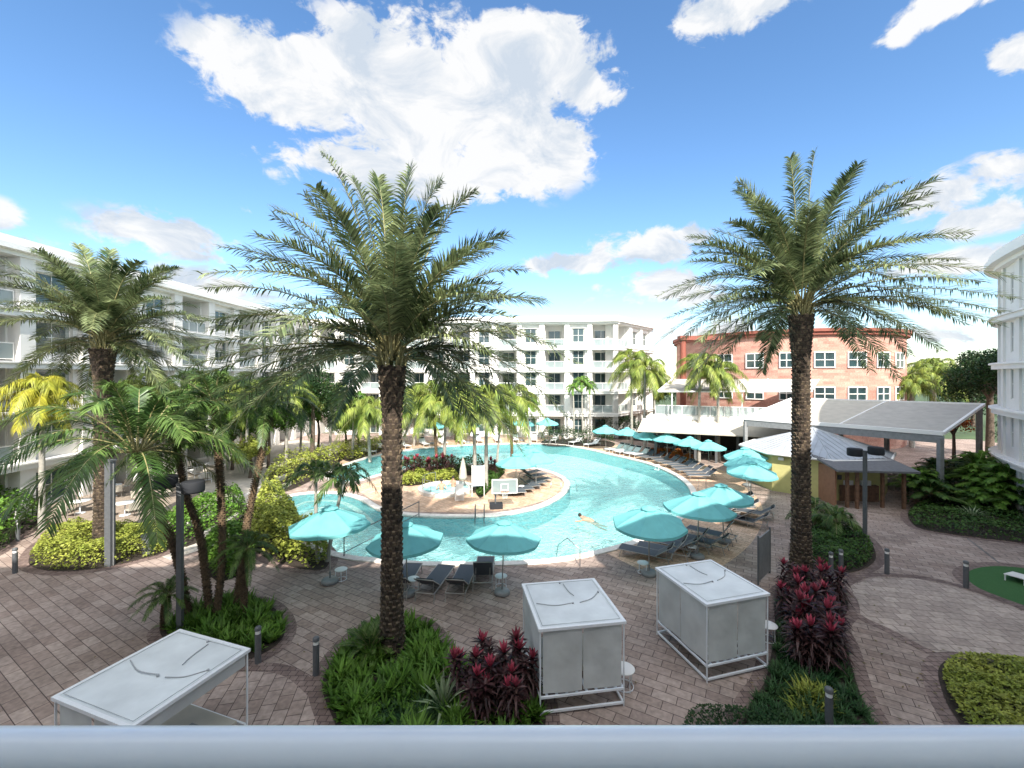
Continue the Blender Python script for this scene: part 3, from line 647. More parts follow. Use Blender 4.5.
def date_palm(loc, hc, tips, label, L=5.6, nrand=34, r0=.3, r1=.27, seed=1):
    rnd = random.Random(seed); random.seed(seed)
    root = empty('date_palm', loc, 0, label, 'palm tree', 'tall date palms around the courtyard')
    studded_trunk(hc-.35, r0, r1, neck=.55).build('trunk', [M['trunk'], M['stub']], root)
    mb = MB(); Cn = Vector((0,0,hc)); base = Vector(loc)
    for (u, v) in tips:
        X = (u-512)/F*base.y-base.x; Z = CH+(HZ-v)/F*base.y-hc; r2 = L*L*.86-X*X-Z*Z; Y = rnd.choice((-1, 1))*math.sqrt(r2)*.75 if r2 > 0 else rnd.uniform(-.4, .4)
        if v > HZ-5: Y = abs(Y)
        if Y < 0: Y *= .6
        k = (base.y+Y)/base.y; tp = Vector(((base.x+X)*k-base.x, Y, CH+(HZ-v)/F*(base.y+Y)))
        hor = Vector((tp.x, tp.y, 0)); el = max(.15, (tp.z-hc)/L); ctl = Cn+Vector((hor.x*.42, hor.y*.42, max(.9, (tp.z-hc)*.62+1.15)))
        frond(mb, Cn+Vector((hor.x, hor.y, 0)).normalized()*.14, ctl, tp, 124, .80, .045, rnd=rnd, vee=.35, plume=.7, rr=.035, fwd=.7, droop=.25)
    for k in range(nrand):
        az = k*2.39996+rnd.uniform(-.2, .2); elv = -.5+1.6*((k+.5)/nrand)**1.0; l_ = L*rnd.uniform(.86, 1.0)*(.82 if elv < -.2 else 1)
        if elv < .1 and math.sin(az) < -.35: elv += .85
        dr_ = rnd.uniform(.14, .26); hd = Vector((math.cos(az), math.sin(az), 0))
        p2 = Cn+hd*l_*math.cos(elv)+Vector((0,0,l_*math.sin(elv)-dr_*l_*math.cos(elv)))
        p1 = Cn+hd*l_*.42*math.cos(elv+.25)+Vector((0,0,l_*.5*math.sin(min(1.5, elv+.65))))
        frond(mb, Cn+hd*.14+Vector((0,0,-.2 if elv < 0 else .1)), p1, p2, 112, .76, .044, rnd=rnd, mi=0, vee=.35, plume=.7, rr=.032, fwd=.7, droop=.25)
    for k in range(40):   # pale leaf bases packed round the bud
        az = k*2.39996; hd = Vector((math.cos(az), math.sin(az), 0)); zz = rnd.uniform(-.9, .1); mb.tube([Cn+hd*.22+Vector((0,0,zz)), Cn+hd*.5+Vector((0,0,zz+.75))], [.05, .02], 4, 1)
    mb.build('crown', [M['date'], M['rachis']], root); return root

g = G(392, 650)
date_palm((g.x, g.y, 0), 9.0, [(322,152),(352,178),(378,178),(411,168),(474,193),(276,210),(505,236),(525,270),(555,345),(530,398),(492,352),(250,258),(205,288),(178,352),(182,385),(232,408),(300,372),(345,402),(395,410),(455,410),(440,182),(515,318),(222,330),(548,378),(512,408),(474,424),(262,418),(200,322),(186,368),(545,300),(215,395),(290,340),(500,300)],
    'closest date palm with a dark studded trunk rising from the fern bed left of centre', 5.9, 34, .31, .27, 3)
g = G(801, 577)
date_palm((g.x, g.y, 0), 11.2, [(738,182),(790,158),(815,152),(862,165),(932,205),(905,180),(730,222),(690,262),(668,318),(700,340),(722,300),(760,340),(850,342),(905,330),(950,315),(1015,298),(985,282),(1000,325),(870,370),(762,372),(1005,312),(940,350),(680,300),(712,320),(695,245),(960,260)],
    'date palm with a thick brown trunk rising behind the pink cordyline bed', 6.4, 40, .34, .30, 5)
g = G(103, 548)
date_palm((g.x, g.y, 0), 10.0, [(30,250),(78,245),(110,250),(140,262),(172,268),(178,268),(205,318),(205,352),(-5,275),(-5,325),(20,370),(50,378),(160,372),(185,330)],
    'date palm with pale lower trunk behind the clipped hedge at the far left', 5.4, 40, .33, .33, 8)

def palm_crown(n, L, pairs, ll, lw, seed, m, droop=.7, vee=-.1, elv0=-.5, elv1=1.35, lift=.5, ldroop=.8):
    rnd = random.Random(seed); mb = MB(); Z = Vector((0,0,0))
    for k in range(n):
        az = k*2.39996+rnd.uniform(-.25, .25); elv = elv0+(elv1-elv0)*((k+.5)/n); l_ = L*rnd.uniform(.85, 1.05); hd = Vector((math.cos(az), math.sin(az), 0))
        p2 = hd*l_*max(.25, math.cos(elv))*.92+Vector((0,0,l_*math.sin(elv)*.8-droop*l_*.5))
        p1 = hd*l_*.5*math.cos(elv)+Vector((0,0,l_*.55*math.sin(min(1.5, elv+lift))+.1))
        frond(mb, hd*.05, p1, p2, pairs, ll, lw, rnd=rnd, vee=vee, droop=ldroop, plume=.5, rr=.022)
    me = mb.build('crown', [m, M['rachis']]); return me
def take(o):
    me = o.data; bpy.data.objects.remove(o); return me
CR = {
 'queen': [take(palm_crown(22, 2.9, 70, .62, .034, s, M['queen'])) for s in (1, 2)],
 'royal': [take(palm_crown(20, 2.9, 66, .6, .036, s, M['queen'], droop=.8, elv0=-.8)) for s in (3, 4)],
 'dark': [take(palm_crown(26, 2.9, 70, .46, .03, s, M['darkpalm'], droop=.55, vee=.15, elv0=-.55, ldroop=.35)) for s in (5, 6)],
 'yellow': [take(palm_crown(26, 2.6, 66, .6, .036, 7, M['yellowpalm'], droop=.9, elv0=-.7))],
 'small': [take(palm_crown(12, 1.55, 30, .38, .05, s, M['darkpalm'], droop=.9, vee=.1, elv0=-.2, ldroop=.4)) for s in (8, 9)],
 'midd': [take(palm_crown(20, 2.4, 60, .45, .036, 10, M['green'], droop=.7))],
}
def palm(pts, r, kind, label, m='ptrunk', group=None, studs=False, sc=1.0, var=0, name='palm_tree', rot=0):
    base = Vector((pts[0][0], pts[0][1], 0)); root = empty(name, base, 0, label, 'palm tree', group)
    rel = [Vector(p)-base for p in pts]; P = smooth_path(rel, 5); n = len(P)
    mb = MB(); mb.tube(P, [r*(1.25-.45*i/(n-1))*(1+.06*math.sin(i*2.1)) for i in range(n)], 10)
    if studs:
        for i in range(n-1):
            for q in range(5):
                c = P[i].lerp(P[i+1], q/5)
                for k in range(6):
                    a_ = k*PI/3+q*.5+i; dv = Vector((math.cos(a_), math.sin(a_), .5)); mb.tube([c+dv*r*.7, c+dv*(r+.05)], [.03, .015], 4)
    mb.build('trunk', M[m], root)
    c = bpy.data.objects.new('crown', CR[kind][var % len(CR[kind])]); C.objects.link(c); c.parent = root; c.location = rel[-1]; c.rotation_euler = (random.uniform(-.1,.1), random.uniform(-.1,.1), rot); c.scale = (sc,)*3
    return root
def px_palm(u0, v0, u1, v1, *a_, **k):
    g = G(u0, v0); t = AT(u1, v1, g.y); md = g.lerp(t, .5)+Vector((random.uniform(-.05,.05), 0, 0)); return palm([g, md, t], *a_, **k)
# clump of leaning palms, left foreground
random.seed(11)
D0 = 14.9
def trunk_px(l, D=D0, b=None):
    out = [AT(u, v, D+(i*.25 if b is None else b*i)) for i, (u, v) in enumerate(l)]; out[0].z = 0; return out
gp = 'leaning palms of the left clump'
palm(trunk_px([(190,620),(180,572),(171,540),(151,500),(138,452)], 14.7, -.3),.095, 'dark', 'leaning dark green palm whose trunk curves farthest left over the lamp', 'btrunk', gp, True, 1.4, 0, rot=1)
palm(trunk_px([(210,618),(205,572),(199,532),(185,492),(176,440)], 15.0),.095, 'dark', 'leaning palm whose brown trunk passes just right of the twin drum lamp', 'btrunk', gp, True, .8, 1, rot=2)
palm(trunk_px([(216,622),(222,560),(221,500),(218,450),(214,402)], 14.8),.095, 'dark', 'upright slim palm in the middle of the left clump', 'btrunk', gp, True, .85, 0, rot=3)
palm(trunk_px([(236,612),(244,545),(253,495),(264,445),(270,405)], 15.3),.095, 'dark', 'palm of the left clump leaning right with a rough grey brown trunk', 'btrunk', gp, True, .75, 1, rot=4)
for (u, v, h_, sc) in ((164,630,1.1,.38),(244,620,2.4,.42)):
    g = G(u, v); palm([g, g+Vector((.02,0,h_*.5)), g+Vector((.1,0,h_))], .07, 'dark', {164:'short young palm at the foot of the twin drum lamp', 222:'shortest young palm at the front of the left clump', 205:'young palm between the trunks of the left clump', 244:'young palm on the right side of the left clump'}[u], 'btrunk', gp, True, sc, 1, rot=u)
# two slim palms by the first umbrella
px_palm(318, 562, 316, 476, .075, 'small', 'slim straight palm behind the leftmost teal umbrella', group='slim palms by the pool edge', var=0, sc=1.05, rot=1)
px_palm(327, 562, 344, 480, .075, 'small', 'slim palm leaning right behind the leftmost teal umbrella', group='slim palms by the pool edge', var=1, sc=1.1, rot=2)
# yellow palm far left
g = AT(42, 392, 23.5); palm([Vector((g.x, g.y, 0)), Vector((g.x, g.y, 3.5)), g], .13, 'yellow', 'golden yellow palm in front of the left building', rot=0, sc=.95)
g = AT(150, 395, 27.5); palm([Vector((g.x, g.y, 0)), Vector((g.x, g.y, 3.5)), g], .13, 'queen', 'yellow green feathery palm against the left building', rot=0, sc=1.1)
g = AT(185, 400, 31); palm([Vector((g.x, g.y, 0)), Vector((g.x, g.y, 3.5)), g], .13, 'midd', 'green palm right of the feathery palm by the left building', rot=0, sc=1.2)
# peninsula and far palms
for (u0, v0, u1, v1, kd, lb_, sc) in (
  (437,466,434,400,'queen','yellow green palm farthest left on the pool peninsula',1.0),(444,468,446,408,'queen','white trunked palm second from the left on the peninsula',.8),
  (475,489,474,408,'queen','palm behind the rule board on the peninsula',.85),(486,491,486,404,'queen','palm with the whitest trunk beside the rule board on the peninsula',.85),
  (512,466,510,402,'queen','dark trunked palm right of the rule board behind the peninsula umbrellas',1.0),(497,462,500,420,'midd','low green palm at the back of the peninsula',.7),
  (370,462,368,415,'queen','yellow green palm by the far left arm of the pool',1.05),(400,447,415,412,'queen','yellow green palm on the far bank left of the peninsula',1.2),
  (574,441,573,388,'midd','leftmost small palm of the trio in front of the far building',.6),(583,441,582,382,'midd','middle small palm of the trio in front of the far building',.75),(590,441,589,386,'midd','right small palm of the trio in front of the far building',.65),
  (632,447,631,362,'royal','tall palm at the left end of the right poolside row',1.1),(645,449,645,371,'royal','tall white trunked palm second in the right poolside row',1.15),
  (653,441,655,378,'royal','palm set back behind the right poolside row next to the restaurant',.9),
  (699,461,700,366,'royal','green palm in front of the terrace awning, left of a close pair',1.0),(719,462,718,374,'royal','green palm in front of the terrace awning, right of a close pair',1.0),
  (228,470,228,405,'midd','green palm behind the left clump near the side walk',1.0),(256,462,258,398,'queen','pale palm behind the left clump by the far shrubs',1.0),(300,458,303,410,'midd','green palm left of the weeping tree by the side walk',1.1)):
    px_palm(u0, v0, u1, v1, .13 if kd != 'midd' else .1, kd, lb_, group='poolside palms', var=int(u0), sc=sc*(1.4 if kd == 'queen' else 1.15 if kd == 'royal' else 1), rot=u0*.7, m='btrunk' if u0 in (437, 512) else 'ptrunk')

def tree(name, loc, h, rc, label, m, nleaf=9000, ls=.16, trunk=.18, seed=1, weep=0, cat='tree', flat=.8):
    r = np.random.default_rng(seed); root = empty(name, loc, 0, label, cat); mb = MB(); top = h-rc*flat
    mb.tube([(0,0,0), (.1,.05,top*.5), (0,0,top)], [trunk*1.2, trunk, trunk*.7], 8); cl = []
    for k in range(16):
        a_ = k*2.4; e_ = r.uniform(-.2, 1.2); rr = rc*r.uniform(.45, .85); c = Vector((math.cos(a_)*math.cos(e_)*rr, math.sin(a_)*math.cos(e_)*rr, top+math.sin(e_)*rr*flat)); cl.append((c, rc*r.uniform(.25, .45)))
        mb.tube([(0,0,top*.75), tuple(Vector((0,0,top)).lerp(c, .5)), tuple(c)], [trunk*.5, trunk*.3, trunk*.1], 5)
    mb.build('trunk', M['bark'], root); lf = MB()
    for i in range(nleaf):
        c, cr_ = cl[int(r.integers(len(cl)))]; d = Vector(r.normal(size=3)); d.normalize(); p = c+d*cr_*(r.random()**.35)
        if weep: p.z -= abs(r.normal())*weep
        n_ = (d+Vector(r.normal(size=3))*.6).normalized(); t = n_.cross(Vector(r.normal(size=3))).normalized(); b = n_.cross(t); s = ls*r.uniform(.6, 1.2)
        lf.add([p-t*s*.5, p+b*s*.28, p+t*s*.5, p-b*s*.28], [(0,1,2,3)])
    lf.build('crown', m, root); return root
g = G(312, 462); tree('weeping_tree', (g.x, g.y, 0), 9.5, 2.9, 'dark weeping tree in front of the corner where left and far buildings meet', M['darkgreen'], 9000, .2, .2, 3, .9)
tree('broadleaf_tree', (46, 39.5, 0), 11.4, 4.8, 'dense dark tree between the brick building and the curved white wing', M['darkgreen'], 16000, .26, .3, 4)
tree('broadleaf_tree', (50, 45, 0), 11.0, 4.0, 'second dark tree rising behind the dense one on the right', M['darkgreen'], 9000, .28, .3, 5)
tree('broadleaf_tree', (43, 34, 0), 6.0, 2.8, 'low leafy tree under the canopy edge at right', M['midgreen'], 7000, .22, .2, 6)
for i, (x, y, s) in enumerate(((60.5, 62, 1.7), (57, 58, 1.5), (46.5, 50, 1.2))):
    palm([Vector((x, y, 0)), Vector((x, y, 4)), Vector((x, y, 8.8-i*.9))], .22, 'queen', ('tallest feathery palm beyond the right end of the brick building', 'middle feathery palm beyond the right end of the brick building', 'lowest feathery palm beyond the right end of the brick building')[i], group='palms beyond the brick building', sc=s, var=i)
for (u, v, h_, r_, lb_, m_) in ((232,470,5,2.2,'bright green leafy tree behind the left clump of palms','green'),(205,462,4.2,2.2,'mid green bushy tree beside the left building deck','midgreen'),(285,452,5,2.2,'bushy bright tree left of the weeping tree','green'),(345,452,4.5,2.0,'leafy tree right of the weeping tree','green'),(395,442,4,2.0,'green bushy tree on the far bank behind the nearest palm','midgreen'),(455,440,3.6,2,'round bushy tree on the far bank behind the peninsula','midgreen'),(250,478,3.2,1.5,'small bright tree by the side walk steps','yelgreen')):
    g = G(u, v); tree('bushy_tree', (g.x, g.y, 0), h_, r_, lb_, M[m_], 4200, .2, .12, int(u))

for (x, y, h_, r_, lb_, m_) in ((62,84,9,6,'far tree mass right of the brick building','midgreen'),(75,70,9,6,'far rounded tree at the extreme right behind the palms','darkgreen'),(52,82,8,5,'far tree showing just above the canopy','darkgreen'),(22,72,8,4.5,'far tree in the gap left of the brick building','midgreen'),(26,80,9,5,'taller far tree in the gap left of the brick building','darkgreen')):
    tree('broadleaf_tree', (x, y, 0), h_, r_, lb_, M[m_], 6000, .4, .25, int(x))
for i, (u, v, u1, v1, kd, sc, lb_) in enumerate(((222,480,218,392,'queen',1.15,'feathery yellow green palm rising behind the leaning clump'),(246,474,248,410,'midd',1.2,'bright palm between the leaning clump and the side walk'),(286,466,288,392,'queen',1.2,'pale feathery palm left of the weeping tree'),(330,456,332,395,'queen',1.1,'feathery palm in front of the building corner'),
    (165,482,166,412,'queen',1.0,'low feathery palm behind the left drum lamp'),(352,458,354,402,'midd',1.1,'green palm just left of the nearest trunk on the far bank'),(414,446,416,398,'queen',1.2,'tall feathery palm on the far bank right of the nearest trunk'),(462,446,460,392,'queen',1.2,'feathery palm before the far building behind the peninsula'),(530,445,527,404,'midd',1.0,'small green palm before the far building above the peninsula umbrellas'))):
    px_palm(u, v, u1, v1, .12, kd, lb_, group='poolside palms', var=i, sc=sc, rot=i)
tree('flowering_tree', (38.5, 37.5, 0), 5.6, 1.8, 'small red and orange leaved tree seen under the right end of the canopy', M['croton'], 2500, .22, .12, 77)
for (u, v, h_, r_, lb_, m_) in ((178,476,5.2,2.2,'dark rounded tree left of the leaning clump by the left building','darkgreen'),(268,468,6.2,2.3,'tall bushy tree between the clump and the weeping tree','midgreen'),(240,458,6.8,2.4,'tallest leafy tree against the left building','darkgreen'),(318,452,6,2.2,'leafy tree where the two white buildings meet','midgreen'),(358,450,5.5,2,'dense leafy tree left of the nearest trunk on the far bank','green'),(130,470,4.2,1.8,'low bright tree behind the date palm at far left','green')):
    g = G(u, v); tree('bushy_tree', (g.x, g.y, 0), h_, r_, lb_, M[m_], 6000, .2, .12, int(u)+3)
def in_poly(P, poly):
    x, y = P[:, 0], P[:, 1]; ins = np.zeros(len(P), bool); ed = np.full(len(P), 1e9); n = len(poly)
    for i in range(n):
        a_, b_ = poly[i], poly[(i+1) % n]; c = ((a_.y > y) != (b_.y > y)) & (x < (b_.x-a_.x)*(y-a_.y)/((b_.y-a_.y) or 1e-9)+a_.x); ins ^= c
        dx, dy = b_.x-a_.x, b_.y-a_.y; t = np.clip(((x-a_.x)*dx+(y-a_.y)*dy)/(dx*dx+dy*dy+1e-12), 0, 1); ed = np.minimum(ed, np.hypot(x-a_.x-t*dx, y-a_.y-t*dy))
    return ins, ed
def sample(poly, n, r):
    xs = [p.x for p in poly]; ys = [p.y for p in poly]; out = []; eds = []; k = 0
    while k < n:
        P = np.column_stack([r.uniform(min(xs), max(xs), 4000), r.uniform(min(ys), max(ys), 4000)]); i, e_ = in_poly(P, poly); out.append(P[i]); eds.append(e_[i]); k += i.sum()
        if i.sum() == 0: break
    return np.concatenate(out)[:n], np.concatenate(eds)[:n]
def pxpoly(l, k=5): return ccw(smooth_loop([G(*p) for p in l], k))
def bed(name, poly, border=.34):
    sheet('soil', poly, .03, M['soil'])
    mb = MB(); o = offset(poly, border); ring_strip(mb, o, poly, .010, .010); ring_strip(mb, poly, poly, .010, .03); tag(mb.build('bed_border', M['band']), kind='structure')
def shrub(name, poly, h, n, ls, m, label, cat='hedge', kind=None, seed=1, edge=.5, lump=.15, fill=True):
    r = np.random.default_rng(seed); P, E = sample(poly, n, r); mb = MB(); ph = r.uniform(0, 6, 4)
    for (x, y), ed in zip(P, E):
        hh = h*min(1, ed/edge+.1)**.45*(1+lump*(math.sin(x*2.1+ph[0])+math.sin(y*2.6+ph[1])+math.sin((x+y)*4.3+ph[2])*.5)); z = hh*(1-abs(r.normal())*.16)
        z = max(.04, z if r.random() < .7 else hh*r.random()); n_ = Vector((r.normal()*.6, r.normal()*.6, 1)).normalized(); t = n_.cross(Vector(r.normal(size=3))).normalized(); b = n_.cross(t); s = ls*r.uniform(.6, 1.25); p = Vector((x, y, z))
        mb.add([p-t*s*.55, p+b*s*.3, p+t*s*.55, p-b*s*.3], [(0,1,2,3)])
    c = Vector((sum(p.x for p in poly)/len(poly), sum(p.y for p in poly)/len(poly), 0))
    o = mb.build(name, m, None, c); o.location = c
    return tag(o, label, cat, None, kind)
def tufts(name, poly, n, bl, bw, nb, m, label, cat='ground cover', kind='stuff', seed=1, upn=1.0, hv=.3, inset=.1):
    r = np.random.default_rng(seed); P, E = sample(poly, n, r); mb = MB()
    for (x, y), ed in zip(P, E):
        if ed < inset: continue
        s = (1+hv*r.normal())*min(1, .6+ed)
        for k in range(nb):
            a_ = r.uniform(0, 2*PI); d = Vector((math.cos(a_), math.sin(a_), upn*r.uniform(.6, 1.8))).normalized(); strip_leaf(mb, Vector((x, y, .03)), d, bl*s*r.uniform(.7, 1.2), bw, Vector((0,0,1)), r.uniform(.05, .4))
    c = Vector((sum(p.x for p in poly)/len(poly), sum(p.y for p in poly)/len(poly), 0)); o = mb.build(name, m, None, c); o.location = c; return tag(o, label, cat, None, kind)
def rosette(mb, p, n, l, w_, mi, rnd, lo=.1, hi=1.4, droop=.25):
    for k in range(n):
        a_ = k*2.4+rnd.uniform(-.2, .2); e_ = lo+(hi-lo)*k/n; d = Vector((math.cos(a_)*math.cos(e_), math.sin(a_)*math.cos(e_), math.sin(e_))); strip_leaf(mb, p, d, l*rnd.uniform(.8, 1.1), w_, Vector((0,0,1)), droop*rnd.uniform(.5, 1.5), mi)
def cordyline(seed):
    rnd = random.Random(seed); st = MB(); lf = MB(); tp = MB()
    for s in range(4):
        a_ = s*1.6+rnd.random(); h_ = rnd.uniform(.55, 1.25); b = Vector((math.cos(a_)*.08, math.sin(a_)*.08, 0)); t = Vector((math.cos(a_)*rnd.uniform(.1, .35), math.sin(a_)*rnd.uniform(.1, .35), h_))
        st.tube([b, b.lerp(t, .5), t], [.02, .016, .012], 5)
        for q in (.35, .6, .85): rosette(lf, b.lerp(t, q), 12, .46, .07, 0, rnd, -.2, 1.0, .5)
        rosette(lf, t, 12, .36, .08, 0, rnd, .1, .9, .2); 
        if s < (2, 3, 1)[seed % 3]: rosette(tp, t+Vector((0,0,.03)), 9, .32, .085, 0, rnd, .75, 1.5, .05)
    root = empty('cordyline_plant'); st.build('stem', M['bark'], root); lf.build('leaves', M['maroon'], root); (tp.build('top_leaves', M['pink'], root) if tp.v else None); return root
CD = [cordyline(s) for s in (1, 2, 3)]
def cordy(i, loc, sc, label, group):
    src = CD[i % 3]
    if not src.get('used'): src['used'] = 1; o = src; o.location = loc; o.rotation_euler[2] = i; o.scale = (sc,)*3; o['label'] = label
    else:
        o = copy_tree(src, loc, i*1.3, label, None, scale=sc)
    o['category'] = 'plant'; o['group'] = group; return o

# bed round the nearest palm
bA = pxpoly([(322,688),(330,665),(345,645),(366,628),(392,620),(420,622),(440,640),(452,660),(478,668),(520,668),(540,690),(545,730),(520,790),(420,800),(352,760),(334,722)])
bed('a', bA); tufts('fern_bed', bA, 620, .42, .07, 22, M['green'], 'bright green foxtail ferns around the nearest palm trunk', seed=2, upn=1.3, hv=.45)
bA2 = pxpoly([(372,700),(400,690),(450,688),(480,690),(475,760),(380,780)]); tufts('mondo_grass', bA2, 260, .34, .022, 40, M['mondo'], 'dark fine mondo grass at the front of the palm bed', seed=3)
def spiky(name, loc, n, l, w_, m, label, lo=.2, hi=1.4, droop=.2, cat='plant', seed=4):
    mb = MB(); rnd = random.Random(seed); 
    for k in range(n):
        a_ = k*2.4+rnd.uniform(-.1, .1); e_ = lo+(hi-lo)*k/n; d = Vector((math.cos(a_)*math.cos(e_), math.sin(a_)*math.cos(e_), math.sin(e_))); strip_leaf(mb, Vector((0,0,.08)), d, l*rnd.uniform(.8, 1.1), w_, Vector((0,0,1)), droop)
    o = mb.build(name, m); o.location = loc; return tag(o, label, cat)
g = G(443, 712); spiky('striped_lily', g, 30, 1.15, .075, M['blade'], 'pale striped spiky plant in front of the nearest palm bed', .5, 1.5, .25)
def cycad(loc, label, L=.95, n=26, sc=1, seed=3):
    mb = MB(); rnd = random.Random(seed)
    for k in range(n):
        a_ = k*2.4; e_ = .15+1.1*k/n; hd = Vector((math.cos(a_), math.sin(a_), 0)); l_ = L*rnd.uniform(.9, 1.1); p2 = hd*l_*math.cos(e_)+Vector((0,0,l_*math.sin(e_)*.8+.1)); p1 = hd*l_*.45*math.cos(e_)+Vector((0,0,l_*math.sin(e_)*.6+.25))
        frond(mb, Vector((0,0,.15)), p1, p2, 26, .17, .022, rnd=rnd, vee=.3, droop=.05, start=.1, rr=.012)
    root = empty('cycad', loc, 0, label, 'plant'); mb.build('fronds', [M['darkpalm'], M['rachis']], root); t = MB(); t.tube([(0,0,0),(0,0,.3)], [.16,.13], 10); t.build('trunk', M['bark'], root); root.scale = (sc,)*3
cycad(G(370, 655), 'dark feathery cycad at the left foot of the nearest palm', seed=3)
gpc = 'cordylines in front of the nearest palm bed'
for i, (u, v, s, lb_) in enumerate(((465,700,.95,'leftmost cordyline with crimson top beside the pale striped plant'),(484,690,1.0,'cordyline behind the leftmost one near the palm bed edge'),(496,708,1.0,'front dark maroon cordyline at the middle of the left cluster'),(512,694,1.05,'tall pink topped cordyline near the first cabana corner'),(528,704,.95,'bright pink topped cordyline touching the first cabana'),(480,722,.9,'low cordyline cut off by the handrail at the left'),(512,724,.9,'low cordyline cut off by the handrail nearest the cabana'))):
    cordy(i, G(u, v), s, lb_, gpc)
# bed of the left clump
bB = pxpoly([(160,632),(178,618),(205,606),(245,600),(270,606),(284,622),(282,640),(262,655),(235,662),(205,655),(175,648)])
bed('b', bB); tufts('fern_bed', bB, 420, .42, .07, 22, M['green'], 'green fern ground cover under the left palm clump', seed=5, upn=1.3, hv=.45)
# bottom right hedge
bC = pxpoly([(938,672),(950,660),(975,661),(1010,664),(1060,670),(1100,700),(1100,790),(1000,790),(962,728),(946,702)])
bed('c', bC); shrub('clipped_hedge', offset(bC, -.1), .55, 9000, .11, M['yelgreen'], 'yellow green low hedge at the bottom right corner', seed=6)
# cordyline bed right of centre
bD = pxpoly([(775,600),(790,585),(820,580),(842,592),(848,610),(838,625),(846,645),(852,668),(862,700),(880,740),(880,800),(720,800),(735,745),(750,705),(765,682),(772,650),(775,625)])
bed('d', bD); tufts('lily_turf', bD, 800, .36, .03, 26, M['mondo'], 'dark grassy ground cover under the large cordyline bed', seed=7)
bD2 = pxpoly([(690,712),(720,710),(760,712),(800,715),(800,760),(690,760)]); shrub('low_shrub', bD2, .35, 2500, .08, M['darkgreen'], 'low dark shrub just above the handrail by the large cordyline bed', 'shrub', seed=8)
bD3 = pxpoly([(790,690),(812,688),(830,700),(835,722),(800,726),(785,712)]); tufts('variegated_grass', bD3, 40, .5, .045, 20, M['yelgreen'], 'yellow green broad grass at the front of the large cordyline bed', cat='grass', kind='stuff', seed=9)
gpc = 'cordylines of the large bed right of centre'
spots = [(787,596,1.0,'small-topped maroon cordyline by the grey screen panel'),(803,604,1.15,'cordyline at the foot of the thick brown palm trunk'),(822,600,1.05,'dark cordyline right of the palm trunk at the back of the bed'),(838,607,1.05,'cordyline with a raised pink tip at the right rear of the bed'),
 (786,622,1.0,'maroon cordyline on the left rear side nearest the second cabana'),(805,628,1.2,'tall pink crowned cordyline behind the middle of the bed'),(825,626,1.1,'dark green maroon cordyline behind the white flowers'),(796,645,1.1,'cordyline leaning left over the paving'),
 (814,650,1.25,'largest pink cordyline in the middle of the bed'),(833,645,1.05,'cordyline on the right middle edge of the bed'),(802,668,1.1,'front left cordyline with wide pink rosettes'),(822,672,1.15,'front cordyline with two pink rosettes'),(836,664,1.0,'front right cordyline hanging over the grassy cover')]
for i, (u, v, s, lb_) in enumerate(spots): cordy(i+1, G(u, v), s*.95, lb_, gpc)
g = G(838, 618)
bE = pxpoly([(798,545),(815,530),(845,528),(868,540),(876,558),(862,570),(835,574),(810,568),(798,560)])
bed('e', bE); shrub('flowering_shrub', offset(bE, -.1), .75, 6000, .12, M['midgreen'], 'green shrub bed around the drum lamp at right', 'shrub', seed=10)
px = G(838, 545); 
for (u, v, s, lb_) in ((815,528,1.0,'fan leaved small palm behind the shrub bed at right'),(835,540,1.1,'low spiky palm in the shrub bed at right')):
    g = G(u, v); palm([g, g+Vector((0,0,.3)), g+Vector((0,0,.9))], .07, 'small', lb_, 'btrunk', 'low palms in the right shrub bed', False, s, 1, rot=u)
# fern bank at right
bF = pxpoly([(908,516),(915,508),(930,500),(950,490),(985,484),(1040,486),(1100,500),(1100,560),(1024,544),(985,539),(948,534),(918,528)])
bed('f', bF); shrub('clipped_hedge', bF, .5, 18000, .14, M['midgreen'], 'low dark edging hedge in front of the fern bank at right', seed=12)
bF2 = pxpoly([(905,505),(925,490),(960,480),(1010,478),(1100,482),(1100,530),(1024,520),(980,512),(940,508)])
rnd = random.Random(4); P_, E_ = sample(bF2, 70, np.random.default_rng(5))
fm = []
for s in (1, 2):
    mb = MB(); r_ = random.Random(s)
    for k in range(22):
        a_ = k*2.4; e_ = .2+1.2*k/22; hd = Vector((math.cos(a_), math.sin(a_), 0)); l_ = 1.5*r_.uniform(.8, 1.15); p2 = hd*l_*math.cos(e_)+Vector((0,0,l_*math.sin(e_)*.75+.15)); p1 = hd*l_*.45*math.cos(e_)+Vector((0,0,l_*math.sin(e_)*.7+.5))
        frond(mb, Vector((0,0,.5)), p1, p2, 46, .34, .032, rnd=r_, vee=.1, droop=.3, start=.15, rr=.015)
    fm.append(take(mb.build('fronds', [M['green'] if s == 1 else M['midgreen'], M['rachis']])))
for i, ((x, y), ed) in enumerate(zip(P_, E_)):
    o = bpy.data.objects.new('arching_fern', fm[i % 2]); C.objects.link(o); o.location = (x, y, rnd.uniform(.2, 1.5)*min(1, ed)); o.rotation_euler = (0, 0, rnd.uniform(0, 6)); s = rnd.uniform(.9, 1.35); o.scale = (s, s, s)
    tag(o, 'arching green fern palm in the dense bank below the curved white building', 'fern', 'arching ferns of the right bank')
shrub('dark_shrub', bF2, 1.9, 14000, .2, M['darkgreen'], 'dark leafy undergrowth between the ferns of the right bank', 'shrub', seed=13)
g = G(972, 520); spiky('bromeliad', g, 60, 1.3, .06, M['blade'], 'pale strap leaved clump at the front of the fern bank', .0, 1.2, .35, seed=9)
